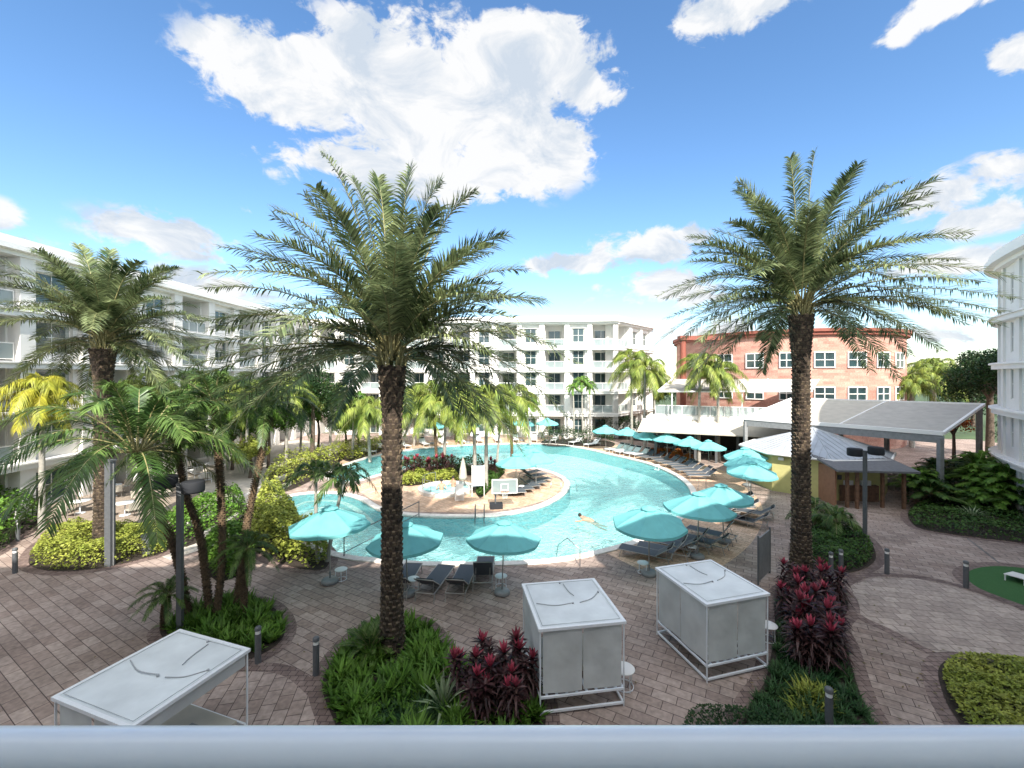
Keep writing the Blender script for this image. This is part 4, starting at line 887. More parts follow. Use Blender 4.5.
# left hedge
bG = pxpoly([(30,566),(34,550),(52,537),(85,528),(115,532),(150,530),(168,540),(166,552),(140,560),(105,568),(60,572)])
bed('g', bG); shrub('clipped_hedge', offset(bG, -.05), .85, 11000, .12, M['yelgreen'], 'rounded yellow green hedge at left below the date palm', seed=14)
bH = pxpoly([(-60,540),(-20,500),(20,478),(55,470),(72,478),(58,492),(42,505),(40,522),(20,536),(-20,560)])
bed('h', bH); shrub('leafy_shrub', bH, 1.7, 12000, .2, M['green'], 'bushy bright green shrubs beside the round deck at far left', 'shrub', seed=15)
bI = pxpoly([(250,520),(262,505),(282,500),(292,515),(305,535),(325,548),(330,560),(322,570),(295,568),(262,556),(248,540)])
bed('i', bI); shrub('leafy_shrub', offset(bI, -.1), 1.5, 9000, .17, M['yelgreen'], 'big leafy shrub at the pool edge beside the leftmost teal umbrella', 'shrub', seed=16)
for (l, h_, m_, lb_, sd_) in (([(262,490),(275,470),(310,458),(345,452),(340,462),(320,476),(285,492)], 1.3, 'yelgreen', 'sunlit yellow green hedge along the left bank of the pool', 17),
   ([(340,452),(380,444),(395,446),(375,454),(350,462)], 1.2, 'yelgreen', 'sunlit yellow green hedge on the far left bank', 18),
   ([(404,486),(404,478),(425,474),(452,474),(458,482),(430,484)], .6, 'yelgreen', 'lime green low hedge beside the hot tub', 19),
   ([(402,478),(404,470),(440,467),(478,467),(484,474),(455,476),(430,476)], 1.1, 'midgreen', 'green shrub strip at the back of the peninsula', 20),
   ([(480,498),(492,488),(500,478),(505,472),(498,470),(486,474),(476,486)], .8, 'midgreen', 'green shrubs beside the peninsula loungers', 21),
   ([(548,446),(600,446),(612,447),(612,442),(580,439),(545,440)], 1.6, 'darkgreen', 'dark hedge along the pool fence in front of the far building', 22),
   ([(600,438),(640,441),(660,445),(655,440),(630,435),(600,434)], 2.4, 'darkgreen', 'dark bushes between the far building and the right palms', 23),
   ([(200,560),(215,548),(240,540),(255,556),(240,575),(215,580)], 1.3, 'green', 'green shrubs behind the left palm clump', 24),
   ([(155,540),(175,520),(215,505),(240,500),(245,520),(215,535),(180,548)], 1.2, 'green', 'bright shrubs between the side walk and the left clump', 25)):
    pl = pxpoly(l); sheet('soil', pl, .012, M['soil']); shrub('shrub_bed', pl, h_, 4500, .17, M[m_], lb_, 'shrub', seed=sd_)
gpc = 'red cordylines on the pool peninsula'
for i, (u, v) in enumerate(((410,478),(418,476),(430,477),(440,475),(450,476),(492,478))):
    cordy(i, G(u, v), 1.25, ('leftmost','second from left','third from left','fourth from left','fifth from left','rightmost')[i]+' red cordyline behind the hot tub on the peninsula', gpc)
for i, (u, v) in enumerate(((655,457),(664,459),(676,462),(686,465))):
    pl = [Vector((G(u, v).x+math.cos(a_)*.8, G(u, v).y+math.sin(a_)*.6)) for a_ in np.linspace(0, 2*PI, 12, endpoint=False)]
    shrub('croton_shrub', pl, 1.2, 900, .18, M['croton'], ('leftmost','second','third','rightmost')[i]+' orange leaved shrub behind the right row of loungers', 'shrub', seed=30+i)['group'] = 'orange shrubs behind the loungers'

# ------------------------------------------------------------------ furniture
def make_umbrella(r=1.45, zt=2.72, zr=2.12, n=8):
    root = empty('patio_umbrella')
    b = MB(); b.lathe([(0,0),(.27,0),(.3,.03),(.3,.12),(.26,.17),(.04,.19)], n=20); b.tube([(0,0,.19),(0,0,.42)], .035, 8); b.build('base', M['midgrey'], root)
    p = MB(); p.tube([(0,0,.3),(0,0,zt+.05)], .024, 8); p.build('pole', M['alu'], root)
    c = MB(); K = 6; ring = []
    for i in range(K+1):
        t = i/K; rr = .06+(r-.06)*t
        for k in range(n*4):
            a_ = 2*PI*k/(n*4); ph = (k % 4)/4; sag = (1-(2*ph-1)**2 if k % 4 else 0)*.055*t; rad = rr*math.cos(PI/n)/math.cos(((k % 4)/4-.5)*2*PI/n); ring.append((rad*math.cos(a_), rad*math.sin(a_), zt-(zt-zr)*t**1.12-sag))
    m_ = n*4; fs = [(i*m_+k, (i+1)*m_+k, (i+1)*m_+(k+1) % m_, i*m_+(k+1) % m_) for i in range(K) for k in range(m_)]; c.add(ring, fs)
    last = ring[-m_:]; c.add(last+[(x, y, z-.11) for x, y, z in last], [(k, m_+k, m_+(k+1) % m_, (k+1) % m_) for k in range(m_)])
    co = c.build('canopy', M['teal'], root)
    v = MB(); v.lathe([(.0,zt+.1),(.05,zt+.09),(.30,zt-.0),(.31,zt-.03)], n=8, smooth=False); v.build('vent_cap', M['teal'], co)
    rb_ = MB()
    for k in range(n): a_ = 2*PI*k/n; rb_.tube([(0,0,zt-.04),(math.cos(a_)*r*.97, math.sin(a_)*r*.97, zr-.035)], .009, 4)
    rb_.build('rib_frame', M['alu'], root); return root
UM = make_umbrella(); first = [True]
def umb(u, v, label, group, s=1.0, rz=0):
    o = UM if first[0] else copy_tree(UM); first[0] = False; o.location = G(u, v); o.rotation_euler[2] = rz; o.scale = (s,)*3; o.rotation_euler[0] = .05*math.sin(u*1.7); o.rotation_euler[1] = .05*math.cos(u*2.3); o['label'] = label; o['category'] = 'umbrella'; o['group'] = group; return o
gq = 'teal umbrellas along the near pool edge'
for (u, v, lb_, s) in ((330,583,'leftmost open teal umbrella beside the two slim palms',1.1),(408,595,'teal umbrella half hidden behind the nearest palm trunk',1.0),(502,594,'teal umbrella at the right end of the three near loungers',1.0),
    (649,575,'teal umbrella behind the second cabana, nearest of the right group',1.05),(697,558,'teal umbrella in the middle of the right group over crowded loungers',1.08),(724,543,'teal umbrella at the rear of the right group by the pool bend',1.05)): umb(u, v, lb_, gq, s, u)
for (u, v, lb_) in ((750,507,'lowest and nearest of three stacked looking teal umbrellas by the yellow pavilion'),(749,496,'middle of three teal umbrellas by the yellow pavilion'),(747,486,'rearmost of three teal umbrellas by the yellow pavilion')): umb(u, v, lb_, 'three teal umbrellas by the pavilion', 1.05, u)
for i, (u, v) in enumerate(((709,471),(690,466),(667,460),(647,456),(627,452),(606,448.5))): umb(u, v+1.5, ('nearest','second nearest','third from near','fourth from near','second farthest','farthest')[i]+' teal umbrella of the row along the right pool bank', 'row of teal umbrellas on the right bank', 1.0, u)
for (u, v, lb_) in ((516,494,'teal umbrella at the left over the peninsula loungers'),(536,488,'teal umbrella at the right over the peninsula loungers'),(530,482,'rear teal umbrella on the peninsula')): umb(u, v, lb_, 'teal umbrellas on the peninsula', 1.0, u)
for (u, v, lb_) in ((547,441,'far teal umbrella right of two on the far bank'),(522,441,'far teal umbrella left of two on the far bank'),(432,444,'teal umbrella on the far bank at the left'),(468,443,'teal umbrella on the far bank behind the peninsula palms')): umb(u, v, lb_, 'teal umbrellas on the far bank', 1.05, u)

def make_lounger(back=.62, frame='alu', sl='sling'):
    "head end at -y, feet at +y"
    root = empty('sun_lounger'); L0, L1 = -.28, 1.25; w_ = .33; sz = .33; bl = .78
    fr = MB()
    for s in (-1, 1): fr.tube([(s*w_, -.85, sz-.02), (s*w_, L1, sz)], .02, 6)
    fr.tube([(-w_, L1, sz), (w_, L1, sz)], .02, 6); fr.tube([(-w_, -.85, sz-.02), (w_, -.85, sz-.02)], .02, 6); fr.build('frame', M[frame], root)
    for (x, y) in ((-w_, -.75), (w_, -.75), (-w_, 1.1), (w_, 1.1)):
        l = MB(); l.tube([(x, y, sz-.01), (x, y+(.1 if y > 0 else -.1), 0)], .018, 6); l.build('leg', M[frame], root)
    st = MB(); K = 5
    for i in range(K):
        y0 = L0+(L1-.03-L0)*i/K; y1 = L0+(L1-.03-L0)*(i+1)/K; st.box((-w_+.015, y0, sz-.012-.01*math.sin(i)), (w_-.015, y1, sz+.012))
    st.build('seat', M[sl], root)
    c, s_ = math.cos(back), math.sin(back); bk = MB(); T = Matrix.Translation((0, L0, sz)) @ Matrix.Rotation(-back, 4, 'X')
    bk.box((-w_+.015, -bl, -.012), (w_-.015, 0, .012), T); bo = bk.build('backrest', M[sl], root)
    bf = MB(); q = [T @ Vector(p) for p in ((-w_, 0, 0), (-w_, -bl, 0), (w_, -bl, 0), (w_, 0, 0))]; bf.tube(q, .018, 6); bf.tube([T @ Vector((-.25, -bl*.6, 0)), (-.25, L0-.42, sz-.02)], .012, 5); bf.tube([T @ Vector((.25, -bl*.6, 0)), (.25, L0-.42, sz-.02)], .012, 5)
    bf.build('back_frame', M[frame], bo)
    hr = MB(); hr.box((-w_+.05, -bl+.04, .012), (w_-.05, -bl+.2, .055), T); hr.build('headrest', M['black'], bo); return root
LG = {'near': make_lounger(.62), 'up': make_lounger(.95), 'white': make_lounger(.7, 'wmetal', 'towel')}; used = set()
def lounge(kind, loc, rz, label, group, s=1.0):
    src = LG[kind]; o = src if kind not in used else copy_tree(src); used.add(kind); o.location = loc; o.rotation_euler[2] = rz; o.scale = (s,)*3; o['label'] = label; o['category'] = 'sun lounger'; o['group'] = group; return o
gq = 'loungers on the near pool edge'
for (u, v, rz, lb_, k) in ((404,588,-.05,'lounger almost hidden behind the nearest palm trunk','near'),(434,590,-.20,'grey lounger facing the pool, left of a close pair','near'),(461,590,-.12,'grey lounger facing the pool, right of a close pair','near'),(484,580,0.0,'upright backed lounger beside the umbrella with the white table','up')):
    lounge(k, G(u, v), rz, lb_, gq, 1.12)
gq = 'loungers crowded right of the near umbrellas'
for i, (u, v, rz) in enumerate(((650,560,1.05),(668,557,1.05),(677,551,.95),(690,548,.95),(706,548,.85),(715,540,.85))):
    lounge('up' if i % 2 else 'near', G(u, v), rz, ('dark lounger nearest the small round table behind the second cabana','second lounger of the crowded group behind the second cabana','third lounger in the crowded group at the pool bend','lounger under the middle umbrella of the right group','lounger on the deck side of the middle umbrella','rear lounger of the crowded group by the pool bend')[i], gq, 1.1)
gq = 'loungers at the sunny pool bend'
for i, (u, v, rz) in enumerate(((735,522,.6),(748,526,.9),(722,515,1.2),(740,512,1.1),(755,518,1.0),(735,504,1.2))):
    lounge('near', G(u, v), rz, ('lounger below the three pavilion umbrellas on the sunlit deck','rightmost lounger on the sunlit deck by the pavilion','lounger at the curved pool corner on the sunlit deck','lounger under the nearest pavilion umbrella','lounger right of the nearest pavilion umbrella pole','rear lounger under the pavilion umbrellas')[i], gq, 1.1)
row = []
for i in range(15):
    t = i/14; idx = int(len(fi)*(.41+.25*(1-t))); idx = max(1, min(len(fi)-2, idx)); row.append(idx)
nthw = ['nearest','second nearest','third','fourth','fifth','sixth','seventh','eighth','ninth','tenth','eleventh','twelfth','third last','second last','farthest']
segL = [0]; 
for i in range(1, len(fi)): segL.append(segL[-1]+(fi[i]-fi[i-1]).length)
def at_len(s):
    i = 1
    while i < len(fi)-1 and segL[i] < s: i += 1
    t = (s-segL[i-1])/(segL[i]-segL[i-1]); p = fi[i-1].lerp(fi[i], t); d = (fi[i]-fi[i-1]).normalized(); return p, Vector((-d.y, d.x))
def s_near(u, v):
    g = Vector((G(u, v).x, G(u, v).y)); return segL[min(range(len(fi)), key=lambda i: (fi[i]-g).length)]
s1, s0 = s_near(680, 480), s_near(605, 453)
for i in range(15):
    s = s1+(s0-s1)*i/14; p, nn = at_len(s); q = p+nn*(1.9+.15*math.sin(i*2)); rz = math.atan2(-nn.y, -nn.x)-PI/2+.1*math.sin(i*3)
    lounge('near' if i < 10 else 'white', (q.x, q.y, .01), rz, nthw[i]+(' dark' if i < 10 else ' white')+' lounger of the row on the right pool bank, counted from the pavilion', 'lounger row on the right pool bank', 1.05)
for i, (u, v) in enumerate(((521,497),(529,494),(536,491),(543,488),(549,484.5),(545,480),(540,476.5))):
    lounge('near', G(u, v)+Vector((-.9, .1, .01)), -PI/2+.15+.1*i, ('nearest','second nearest','third nearest','middle','third farthest','second farthest','farthest')[i]+' dark lounger on the peninsula facing the wide pool', 'loungers on the peninsula', 1.0)
s1, s0 = s_near(585, 448), s_near(385, 455)
for i in range(13):
    s = s1+(s0-s1)*i/12; p, nn = at_len(s); q = p+nn*2.0; rz = math.atan2(-nn.y, -nn.x)-PI/2
    lounge('white', (q.x, q.y, .01), rz, ('first','second','third','fourth','fifth','sixth','seventh','eighth','ninth','tenth','eleventh','twelfth','thirteenth')[i]+' white lounger from the right on the far pool bank', 'white loungers on the far bank', 1.05)
for i, (u, v, rz) in enumerate(((185,470,1),(200,466,.8),(215,468,1.2),(196,476,.9),(175,478,1.1),(205,482,.7))):
    lounge('white', G(u, v)+Vector((0,0,.01)), rz, 'white lounger on the pale side walk, '+('left of the back pair','right of the back pair','behind the leaning palm','in the middle of the front three','at the left of the front three','at the right of the front three')[i], 'white loungers on the side walk', 1.05)

def make_side(r=.24, h=.45, m='trim'):
    root = empty('side_table'); t = MB(); t.lathe([(0,h-.03),(r,h-.03),(r+.01,h-.01),(r,h),(0,h)], n=24); t.build('table_top', M[m], root)
    for k in range(4): a_ = k*PI/2+.4; l = MB(); l.tube([(math.cos(a_)*r*.85, math.sin(a_)*r*.85, h-.02),(math.cos(a_)*r*.9, math.sin(a_)*r*.9, 0)], .012, 6); l.build('leg', M['wmetal'], root)
    l = MB(); l.lathe([(r*.88,.02),(r*.93,.02),(r*.93,.045),(r*.88,.045)], n=20); l.build('foot_ring', M['wmetal'], root); return root
ST = make_side(); fs_ = [1]
for (u, v, lb_) in ((341,580,'round white side table under the leftmost umbrella'),(413,590,'round white side table behind the nearest palm trunk'),(501,587,'round white side table touching the umbrella base by the loungers'),
    (643,573,'round white side table behind the second cabana'),(692,556,'round white side table under the middle umbrella of the right group'),(657,470,'tiny white side table in the right lounger row'),
    (521,492,'tiny white side table between the peninsula loungers')):
    o = ST if fs_[0] else copy_tree(ST); fs_[0] = 0; o.location = G(u, v)+Vector((0,0,.006)); tag(o, lb_, 'side table', 'round white side tables')
o = copy_tree(ST, G(624, 687), 0, 'larger round white table beside the first cabana', 'round white side tables', scale=1.15)
o = copy_tree(ST, G(768, 640), 0, 'round white table just visible behind the second cabana', 'round white side tables', scale=1.1)

# cabanas
def cabana(loc, rz, wx, wy, panels, label, h=2.15, bedded=False):
    root = empty('cabana', loc, rz, label, 'cabana', 'white fabric cabanas'); hx, hy = wx/2, wy/2; t = .05
    for (x, y) in ((-hx,-hy),(hx,-hy),(hx,hy),(-hx,hy)):
        p = MB(); p.box((x-t*.6 if x > 0 else x, y-t*.6 if y > 0 else y, 0), (x if x > 0 else x+t*.6, y if y > 0 else y+t*.6, h-.05)); p.build('post', M['wmetal'], root)
    f = MB(); e_ = .035
    for (a_, b_) in (((-hx-e_,-hy-e_),(hx+e_,-hy+.04)),((-hx-e_,hy-.04),(hx+e_,hy+e_)),((-hx-e_,-hy+.04),(-hx+.04,hy-.04)),((hx-.04,-hy+.04),(hx+e_,hy-.04))): f.box((a_[0],a_[1],h-.05),(b_[0],b_[1],h+.02))
    f.build('roof_frame', M['wmetal'], root)
    r = MB(); K = 12; vs = []
    for j in range(K+1):
        for i in range(K+1):
            x = -1+2*i/K; y = -1+2*j/K; vs.append((x*(hx-.04), y*(hy-.04), h+.012-.05*(1-x*x)*(1-y*y)+.012*math.sin(3*x+loc[0])*math.cos(2.5*y)))
    r.add(vs, [(j*(K+1)+i, j*(K+1)+i+1, (j+1)*(K+1)+i+1, (j+1)*(K+1)+i) for j in range(K) for i in range(K)], 0, True); ro = r.build('roof_panel', M['roofvinyl'], root)
    s = MB()
    def zz(x, y): return h+.012-.05*(1-(x/hx)**2)*(1-(y/hy)**2)+.022
    for pts in ([(-hx*.85, hy*.02), (-hx*.4, -hy*.1), (hx*.05, -hy*.04)], [(hx*.08, hy*.85), (hx*.12, hy*.5), (hx*.2, hy*.28)], [(hx*.25, -hy*.05), (hx*.6, hy*.06), (hx*.85, hy*.3)]):
        s.tube([(x, y, zz(x, y)) for x, y in smooth2(pts)], .012, 5)
    s.tube([(x, y, zz(x, y)) for x, y in ((-hx*.92,-hy*.92),(hx*.92,-hy*.92),(hx*.92,hy*.92),(-hx*.92,hy*.92),(-hx*.92,-hy*.92))], .006, 4)
    for x, y in ((hx*.07,-hy*.06),(0,hy*.9),(hx*.86,hy*.3)): s.tube([(x,y,zz(x,y)-.02),(x,y,zz(x,y)+.02)], .028, 8)
    s.build('seam', M['seam'], ro)
    zb = .52
    def wall_panel(side):
        for k in range(2):
            p = MB(); K = 8; vs = []
            a0 = -1+.03+k*1.0; a1 = a0+.96
            for j in range(5):
                for i in range(K+1):
                    q = a0+(a1-a0)*i/K; z = zb+(h-.06-zb)*j/4; bow = .02*math.sin(q*5+k)+.012*math.sin(j*1.3)
                    x, y = {'f': (q*(hx-.06), -hy+.03+bow), 'b': (q*(hx-.06), hy-.03-bow), 'l': (-hx+.03+bow, q*(hy-.06)), 'r': (hx-.03-bow, q*(hy-.06))}[side]; vs.append((x, y, z))
            p.add(vs, [(j*(K+1)+i, j*(K+1)+i+1, (j+1)*(K+1)+i+1, (j+1)*(K+1)+i) for j in range(4) for i in range(K)], 0, True); p.build('side_panel', M['fabric'], root)
    for sd_ in panels: wall_panel(sd_)
    b = MB()
    for z in (.06, .42):
        for (a_, c_) in (((-hx,-hy),(hx,-hy+.05)),((-hx,hy-.05),(hx,hy)),((-hx,-hy+.05),(-hx+.05,hy-.05)),((hx-.05,-hy+.05),(hx,hy-.05))): b.box((a_[0]+.001,a_[1]+.001,z),(c_[0]-.001,c_[1]-.001,z+.05))
    b.build('base_frame', M['wmetal'], root)
    if bedded:
        c_ = MB(); c_.box((-hx+.1, -hy+.2, .47), (hx-.1, hy-.2, .66)); c_.build('cushion', M['cream'], root)
        v = MB(); v.box((hx-.035, -hy+.06, h-.33), (hx-.02, hy-.06, h-.055)); v.box((-hx+.06, hy-.035, h-.33), (hx-.06, hy-.02, h-.055)); v.build('valance', M['fabric'], root)
        v = MB(); v.box((hx-.5, -.1, .66), (hx-.25, .25, 1.05)); v.build('pillow', M['midgrey'], root)
    else:
        for k in range(8):
            s = MB(); x = -hx+.2+(wx-.4)*k/7; s.box((x-.03, -hy+.05, .425), (x+.03, hy-.05, .462)); s.build('slat', M['wmetal'], root)
        c_ = MB(); c_.box((-hx+.15, -hy+.75, .47), (hx-.15, hy-.1, .6)); c_.build('cushion', M['cream'], root)
    return root
def smooth2(p):
    return [(q.x, q.y) for q in smooth_path([Vector((a_, b_, 0)) for a_, b_ in p], 5)]
cabana((1.59, 11.86, 0), math.radians(9), 2.2, 2.28, 'fl', 'square white cabana in the centre foreground with a white table at its side')
cabana((6.0, 13.1, 0), math.radians(16), 2.1, 2.29, 'fl', 'white cabana turned corner on, right of centre beside the pink cordylines')
cabana((-7.44, 9.06, 0), math.radians(-19), 2.25, 2.3, 'f', 'open sided white cabana at the bottom left with a cushion inside', bedded=True)

# lamps, bollards, screen, signs
def drum_lamp(u, v, label, h=5.0, ang=0, r=.30):
    g = G(u, v); root = empty('drum_lamp', g, ang, label, 'lamp post', 'twin drum lamp posts')
    p = MB(); p.box((-.075,-.075,0),(.075,.075,h-.35)); p.box((-.12,-.12,0),(.12,.12,.06)); p.build('pole', M['grey'], root)
    for (x, z) in ((-.42, h-.12), (.40, h-.3)):
        d_ = MB(); d_.lathe([(0,z-.36),(r,z-.36),(r+.02,z-.3),(r+.02,z-.03),(r,z),(0,z+.01)], (x, 0, 0), 28); d_.build('lamp_head', M['black'], root)
    a_ = MB(); a_.box((-.42,-.04,h-.42),(.40,.04,h-.35)); a_.build('arm', M['grey'], root)
drum_lamp(180, 634, 'twin drum lamp post beside the leaning palms at left', 5.25, .1)
drum_lamp(865, 549, 'twin drum lamp post in the shrub bed in front of the brown hut', 5.1, 2.2)
g = G(110, 566); rt = empty('square_post', g, 0, 'tall plain grey square post beside the rounded hedge at left', 'post'); w = MB(); w.box((-.13,-.13,0),(.13,.13,4.6)); w.build('shaft', M['grey'], rt); w = MB(); w.box((.14,-.02,0),(.17,.02,4.5)); w.build('conduit', M['midgrey'], rt); w = MB(); w.box((-.16,-.16,4.6),(.16,.16,4.68)); w.build('cap', M['grey'], rt)
def make_bollard():
    root = empty('bollard'); b = MB(); b.lathe([(.085,0),(.085,.86)], n=16); b.build('post', M['grey'], root); b = MB(); b.lathe([(.07,.86),(.07,.96)], n=16); b.build('light_band', M['trim'], root)
    b = MB(); b.lathe([(.088,.96),(.088,1.04),(.06,1.07),(0,1.075)], n=16); b.build('cap', M['grey'], root); return root
BO = make_bollard(); fb_ = [1]
for (u, v, lb_) in ((18,541,'bollard at far left beside the bright shrubs'),(15,573,'bollard at the left edge in front of the pale strip'),(258,663,'bollard at the right tip of the left palm clump bed'),(316,675,'bollard on the paving left of the nearest palm bed'),
    (831,578,'bollard with a bright band among the pink cordylines'),(841,575,'bollard at the front corner of the right shrub bed'),(887,574,'bollard alone on the paving right of the drum lamp'),(966,588,'bollard at the left tip of the green turf'),(829,733,'bollard top poking out of the plants above the handrail'),(811,530,'bollard behind the right palm near the hut')):
    o = BO if fb_[0] else copy_tree(BO); fb_[0] = 0; o.location = G(u, v); tag(o, lb_, 'bollard', 'dark bollards around the courtyard')
g0, g1 = G(758, 585), G(770, 573); T, L = frame_m(Vector((g0.x, g0.y)), Vector((g1.x, g1.y)))
rt = empty('privacy_screen', g0, 0, 'grey privacy screen panel standing left of the thick palm trunk', 'screen'); w = MB(); w.box((.06, -.02, .12), (L-.06, .02, 1.85), T); w.build('panel', M['midgrey'], rt, g0)
for x in (0, L-.05): w = MB(); w.box((x, -.03, 0), (x+.06, .03, 1.95), T); w.build('post', M['grey'], rt, g0)
# turf and board game
tf = pxpoly([(966,574),(985,567),(1020,568),(1080,580),(1100,640),(1040,612),(1000,597),(975,586)]); sheet('turf', tf, .014, M['turf'], kind='structure')
mb = MB(); o_ = offset(tf, .4); ring_strip(mb, o_, tf, .010, .013); tag(mb.build('turf_border', M['band']), kind='structure')
g = G(1019, 580); rt = empty('cornhole_board', g, .5, 'white slanted bean bag board on the green turf at the right edge', 'game board'); w = MB(); T = Matrix.Rotation(.15, 4, 'Y'); w.box((-.6,-.3,.16),(.6,.3,.19), T); w.build('board', M['trim'], rt)
for y in (-.26, .26): w = MB(); w.box((-.58,y-.02,0),(-.53,y+.02,.24)); w.build('leg', M['trim'], rt)
# round deck with dining sets at left
dk = pxpoly([(42,520),(48,507),(65,497),(100,488),(150,486),(190,492),(200,505),(175,520),(140,530),(95,532),(60,531)])
mb = MB(); ring_strip(mb, dk, dk, 0, .35); mb.build('raised_deck_edge', M['wood']); d2 = bpy.data.objects['raised_deck_edge']; tag(d2, kind='structure'); sheet('raised_deck', dk, .35, mat('deck_boards', (.30,.24,.19), .8, var=.2, scale=3))
def make_chair():
    root = empty('dining_chair'); s = MB(); s.box((-.24,-.24,.43),(.24,.24,.46)); s.build('seat', M['cream'], root); b = MB(); b.box((-.24,.22,.46),(.24,.25,.9), Matrix.Rotation(-.1, 4, 'X')); b.build('backrest', M['cream'], root)
    for (x, y) in ((-.22,-.22),(.22,-.22),(.22,.22),(-.22,.22)): l = MB(); l.tube([(x,y,0),(x*.95,y*.95,.43)], .015, 5); l.build('leg', M['alu'], root)
    return root
DC = make_chair(); fc = [1]
for ti, (u, v, lb_) in enumerate(((80,513,'round table nearest the shrubs on the raised deck'),(125,515,'white table by the square post on the raised deck'),(150,500,'table at the rear right of the raised deck'),(112,496,'table behind the date palm trunk on the raised deck'))):
    g = G(u, v, .35); rt = empty('dining_table', g, 0, lb_, 'table', 'tables on the raised deck'); w = MB(); w.lathe([(0,.70),(.5,.70),(.5,.74),(0,.74)], n=20); w.build('table_top', M['trim'], rt); w = MB(); w.tube([(0,0,.03),(0,0,.70)], .035, 8); w.build('leg', M['wmetal'], rt); w = MB(); w.lathe([(0,0),(.27,0),(.25,.03),(0,.04)], n=16); w.build('base', M['wmetal'], rt)
    for k in range(3):
        a_ = k*2.1+.6+ti; o = DC if fc[0] else copy_tree(DC); fc[0] = 0; o.location = g+Vector((math.cos(a_)*.8, math.sin(a_)*.8, 0)); o.rotation_euler[2] = a_-PI/2
        tag(o, ('first','second','third')[k]+' cream chair going round the '+lb_.replace(' on the raised deck', ''), 'chair', 'chairs on the raised deck')
g = G(149, 553); rt = empty('litter_bin', g, 0, 'black round bin at the right end of the left hedge', 'bin'); w = MB(); w.lathe([(.26,0),(.28,.8)], n=18); w.build('body', M['grey'], rt); w = MB(); w.lathe([(.3,.8),(.3,.88),(.15,.93),(0,.93)], n=18); w.build('lid', M['black'], rt)
# long low kerbs (steps) of the left ramp
for i, l in enumerate((((200,540),(235,520),(262,500),(290,485)), ((188,528),(225,510),(255,494),(285,478)))):
    q = smooth_path([G(*p) for p in l], 4); w = MB()
    for a_, b_ in zip(q, q[1:]): T, L = frame_m(Vector((a_.x, a_.y)), Vector((b_.x, b_.y))); w.box((0, -.12, 0), (L, .12, .3), T)
    tag(w.build('kerb', M['coping']), kind='structure')
# pool rails
def handrail(pts, label, r=.025, m='steel'):
    g = pts[0]; rt = empty('pool_handrail', (g.x, g.y, 0), 0, label, 'handrail'); w = MB(); w.tube(pts, r, 8); w.build('rail', M[m], rt, rt.location); return rt
a_, b_ = G(580, 566), G(556, 553); handrail([a_, a_+Vector((0,0,.75)), AT(567, 538, a_.y+.5), AT(558, 545, b_.y), b_+Vector((0,0,-.3))], 'bent steel pool handrail at the centre of the near pool edge')
def long_rail(u0, v0, u1, v1, label):
    a_, b_ = G(u0, v0), G(u1, v1); up = Vector((0,0,.9)); rt = empty('pool_handrail', a_, 0, label, 'handrail'); w = MB(); w.tube([a_, a_+up, b_+up, b_], .03, 8); w.build('rail', M['grey'], rt, a_)
    w = MB(); w.tube([a_+Vector((0,0,.2)), b_+Vector((0,0,.2))], .02, 6); w.build('lower_rail', M['grey'], rt, a_)
long_rail(344, 557, 419, 517, 'long dark handrail crossing the pool arm behind the nearest palm')
for i, u in enumerate((475, 484)):
    g = G(u, 521); handrail([g+Vector((0,0,-.3)), g+Vector((0,0,.8)), g+Vector((0,.35,.85)), g+Vector((0,.45,.05))], ('left','right')[i]+' upright of the pool ladder at the near side of the peninsula', m='grey')
for i, u in enumerate((551, 561)):
    g = G(u, 488-i*3+i*4); handrail([g, g+Vector((0,0,.85)), g+Vector((1.1,.1,.6)), g+Vector((1.2,.1,-.2))], ('left','right')[i]+' curved handrail at the rounded end of the peninsula', m='steel')
g = G(706, 490); handrail([g, g+Vector((0,0,.9)), g+Vector((-.5,0,.9)), g+Vector((-.6,0,0))], 'small steel handrail at the pool bend near the pavilion')
# basketball hoop
g = G(497, 508); rt = empty('pool_basketball_hoop', g, .1, 'white framed pool basketball hoop at the edge of the peninsula', 'basketball hoop')
w = MB(); w.box((-.45,-.3,0),(.35,.3,.3)); w.build('base', M['black'], rt); w = MB(); w.tube([(-.1,0,.3),(-.1,-.05,1.2)], .05, 8); w.build('pole', M['grey'], rt)
w = MB(); 
for (a_, b_) in (((-.35,1.0),(1.25,1.06)),((-.35,1.84),(1.25,1.9)),((-.35,1.06),(-.29,1.84)),((1.19,1.06),(1.25,1.84)),((.2,1.2),(.7,1.24)),((.2,1.56),(.7,1.6)),((.2,1.24),(.24,1.56)),((.66,1.24),(.7,1.56))): w.box((a_[0],-.38,a_[1]),(b_[0],-.33,b_[1]))
bo = w.build('backboard_frame', M['trim'], rt); w = MB(); w.box((-.28,-.35,1.07),(1.18,-.34,1.83)); w.build('glass_panel', M['railglass'], bo)
w = MB(); w.tube([(.45+.22*math.cos(t), -.62+.22*math.sin(t), 1.18) for t in np.linspace(0, 2*PI, 20)], .015, 6); w.build('rim', M['orange'], rt)
w = MB()
for k in range(12): t = k*PI/6; w.tube([(.45+.22*math.cos(t), -.62+.22*math.sin(t), 1.17),(.45+.12*math.cos(t+.4), -.62+.12*math.sin(t+.4), .78)], .006, 4)
w.build('net', M['towel'], rt)
# rule board
g = G(478, 496); rt = empty('notice_board', g, .15, 'pale blue notice board on posts beside the white palm trunk', 'sign'); w = MB(); w.box((-.4,-.03,.7),(.4,.03,2.1)); w.build('panel', mat('pale_blue_board', (.45,.55,.62), .5, var=.1, scale=6), rt)
for x in (-.44, .4): w = MB(); w.box((x,-.03,0),(x+.05,.03,2.15)); w.build('post', M['trim'], rt)
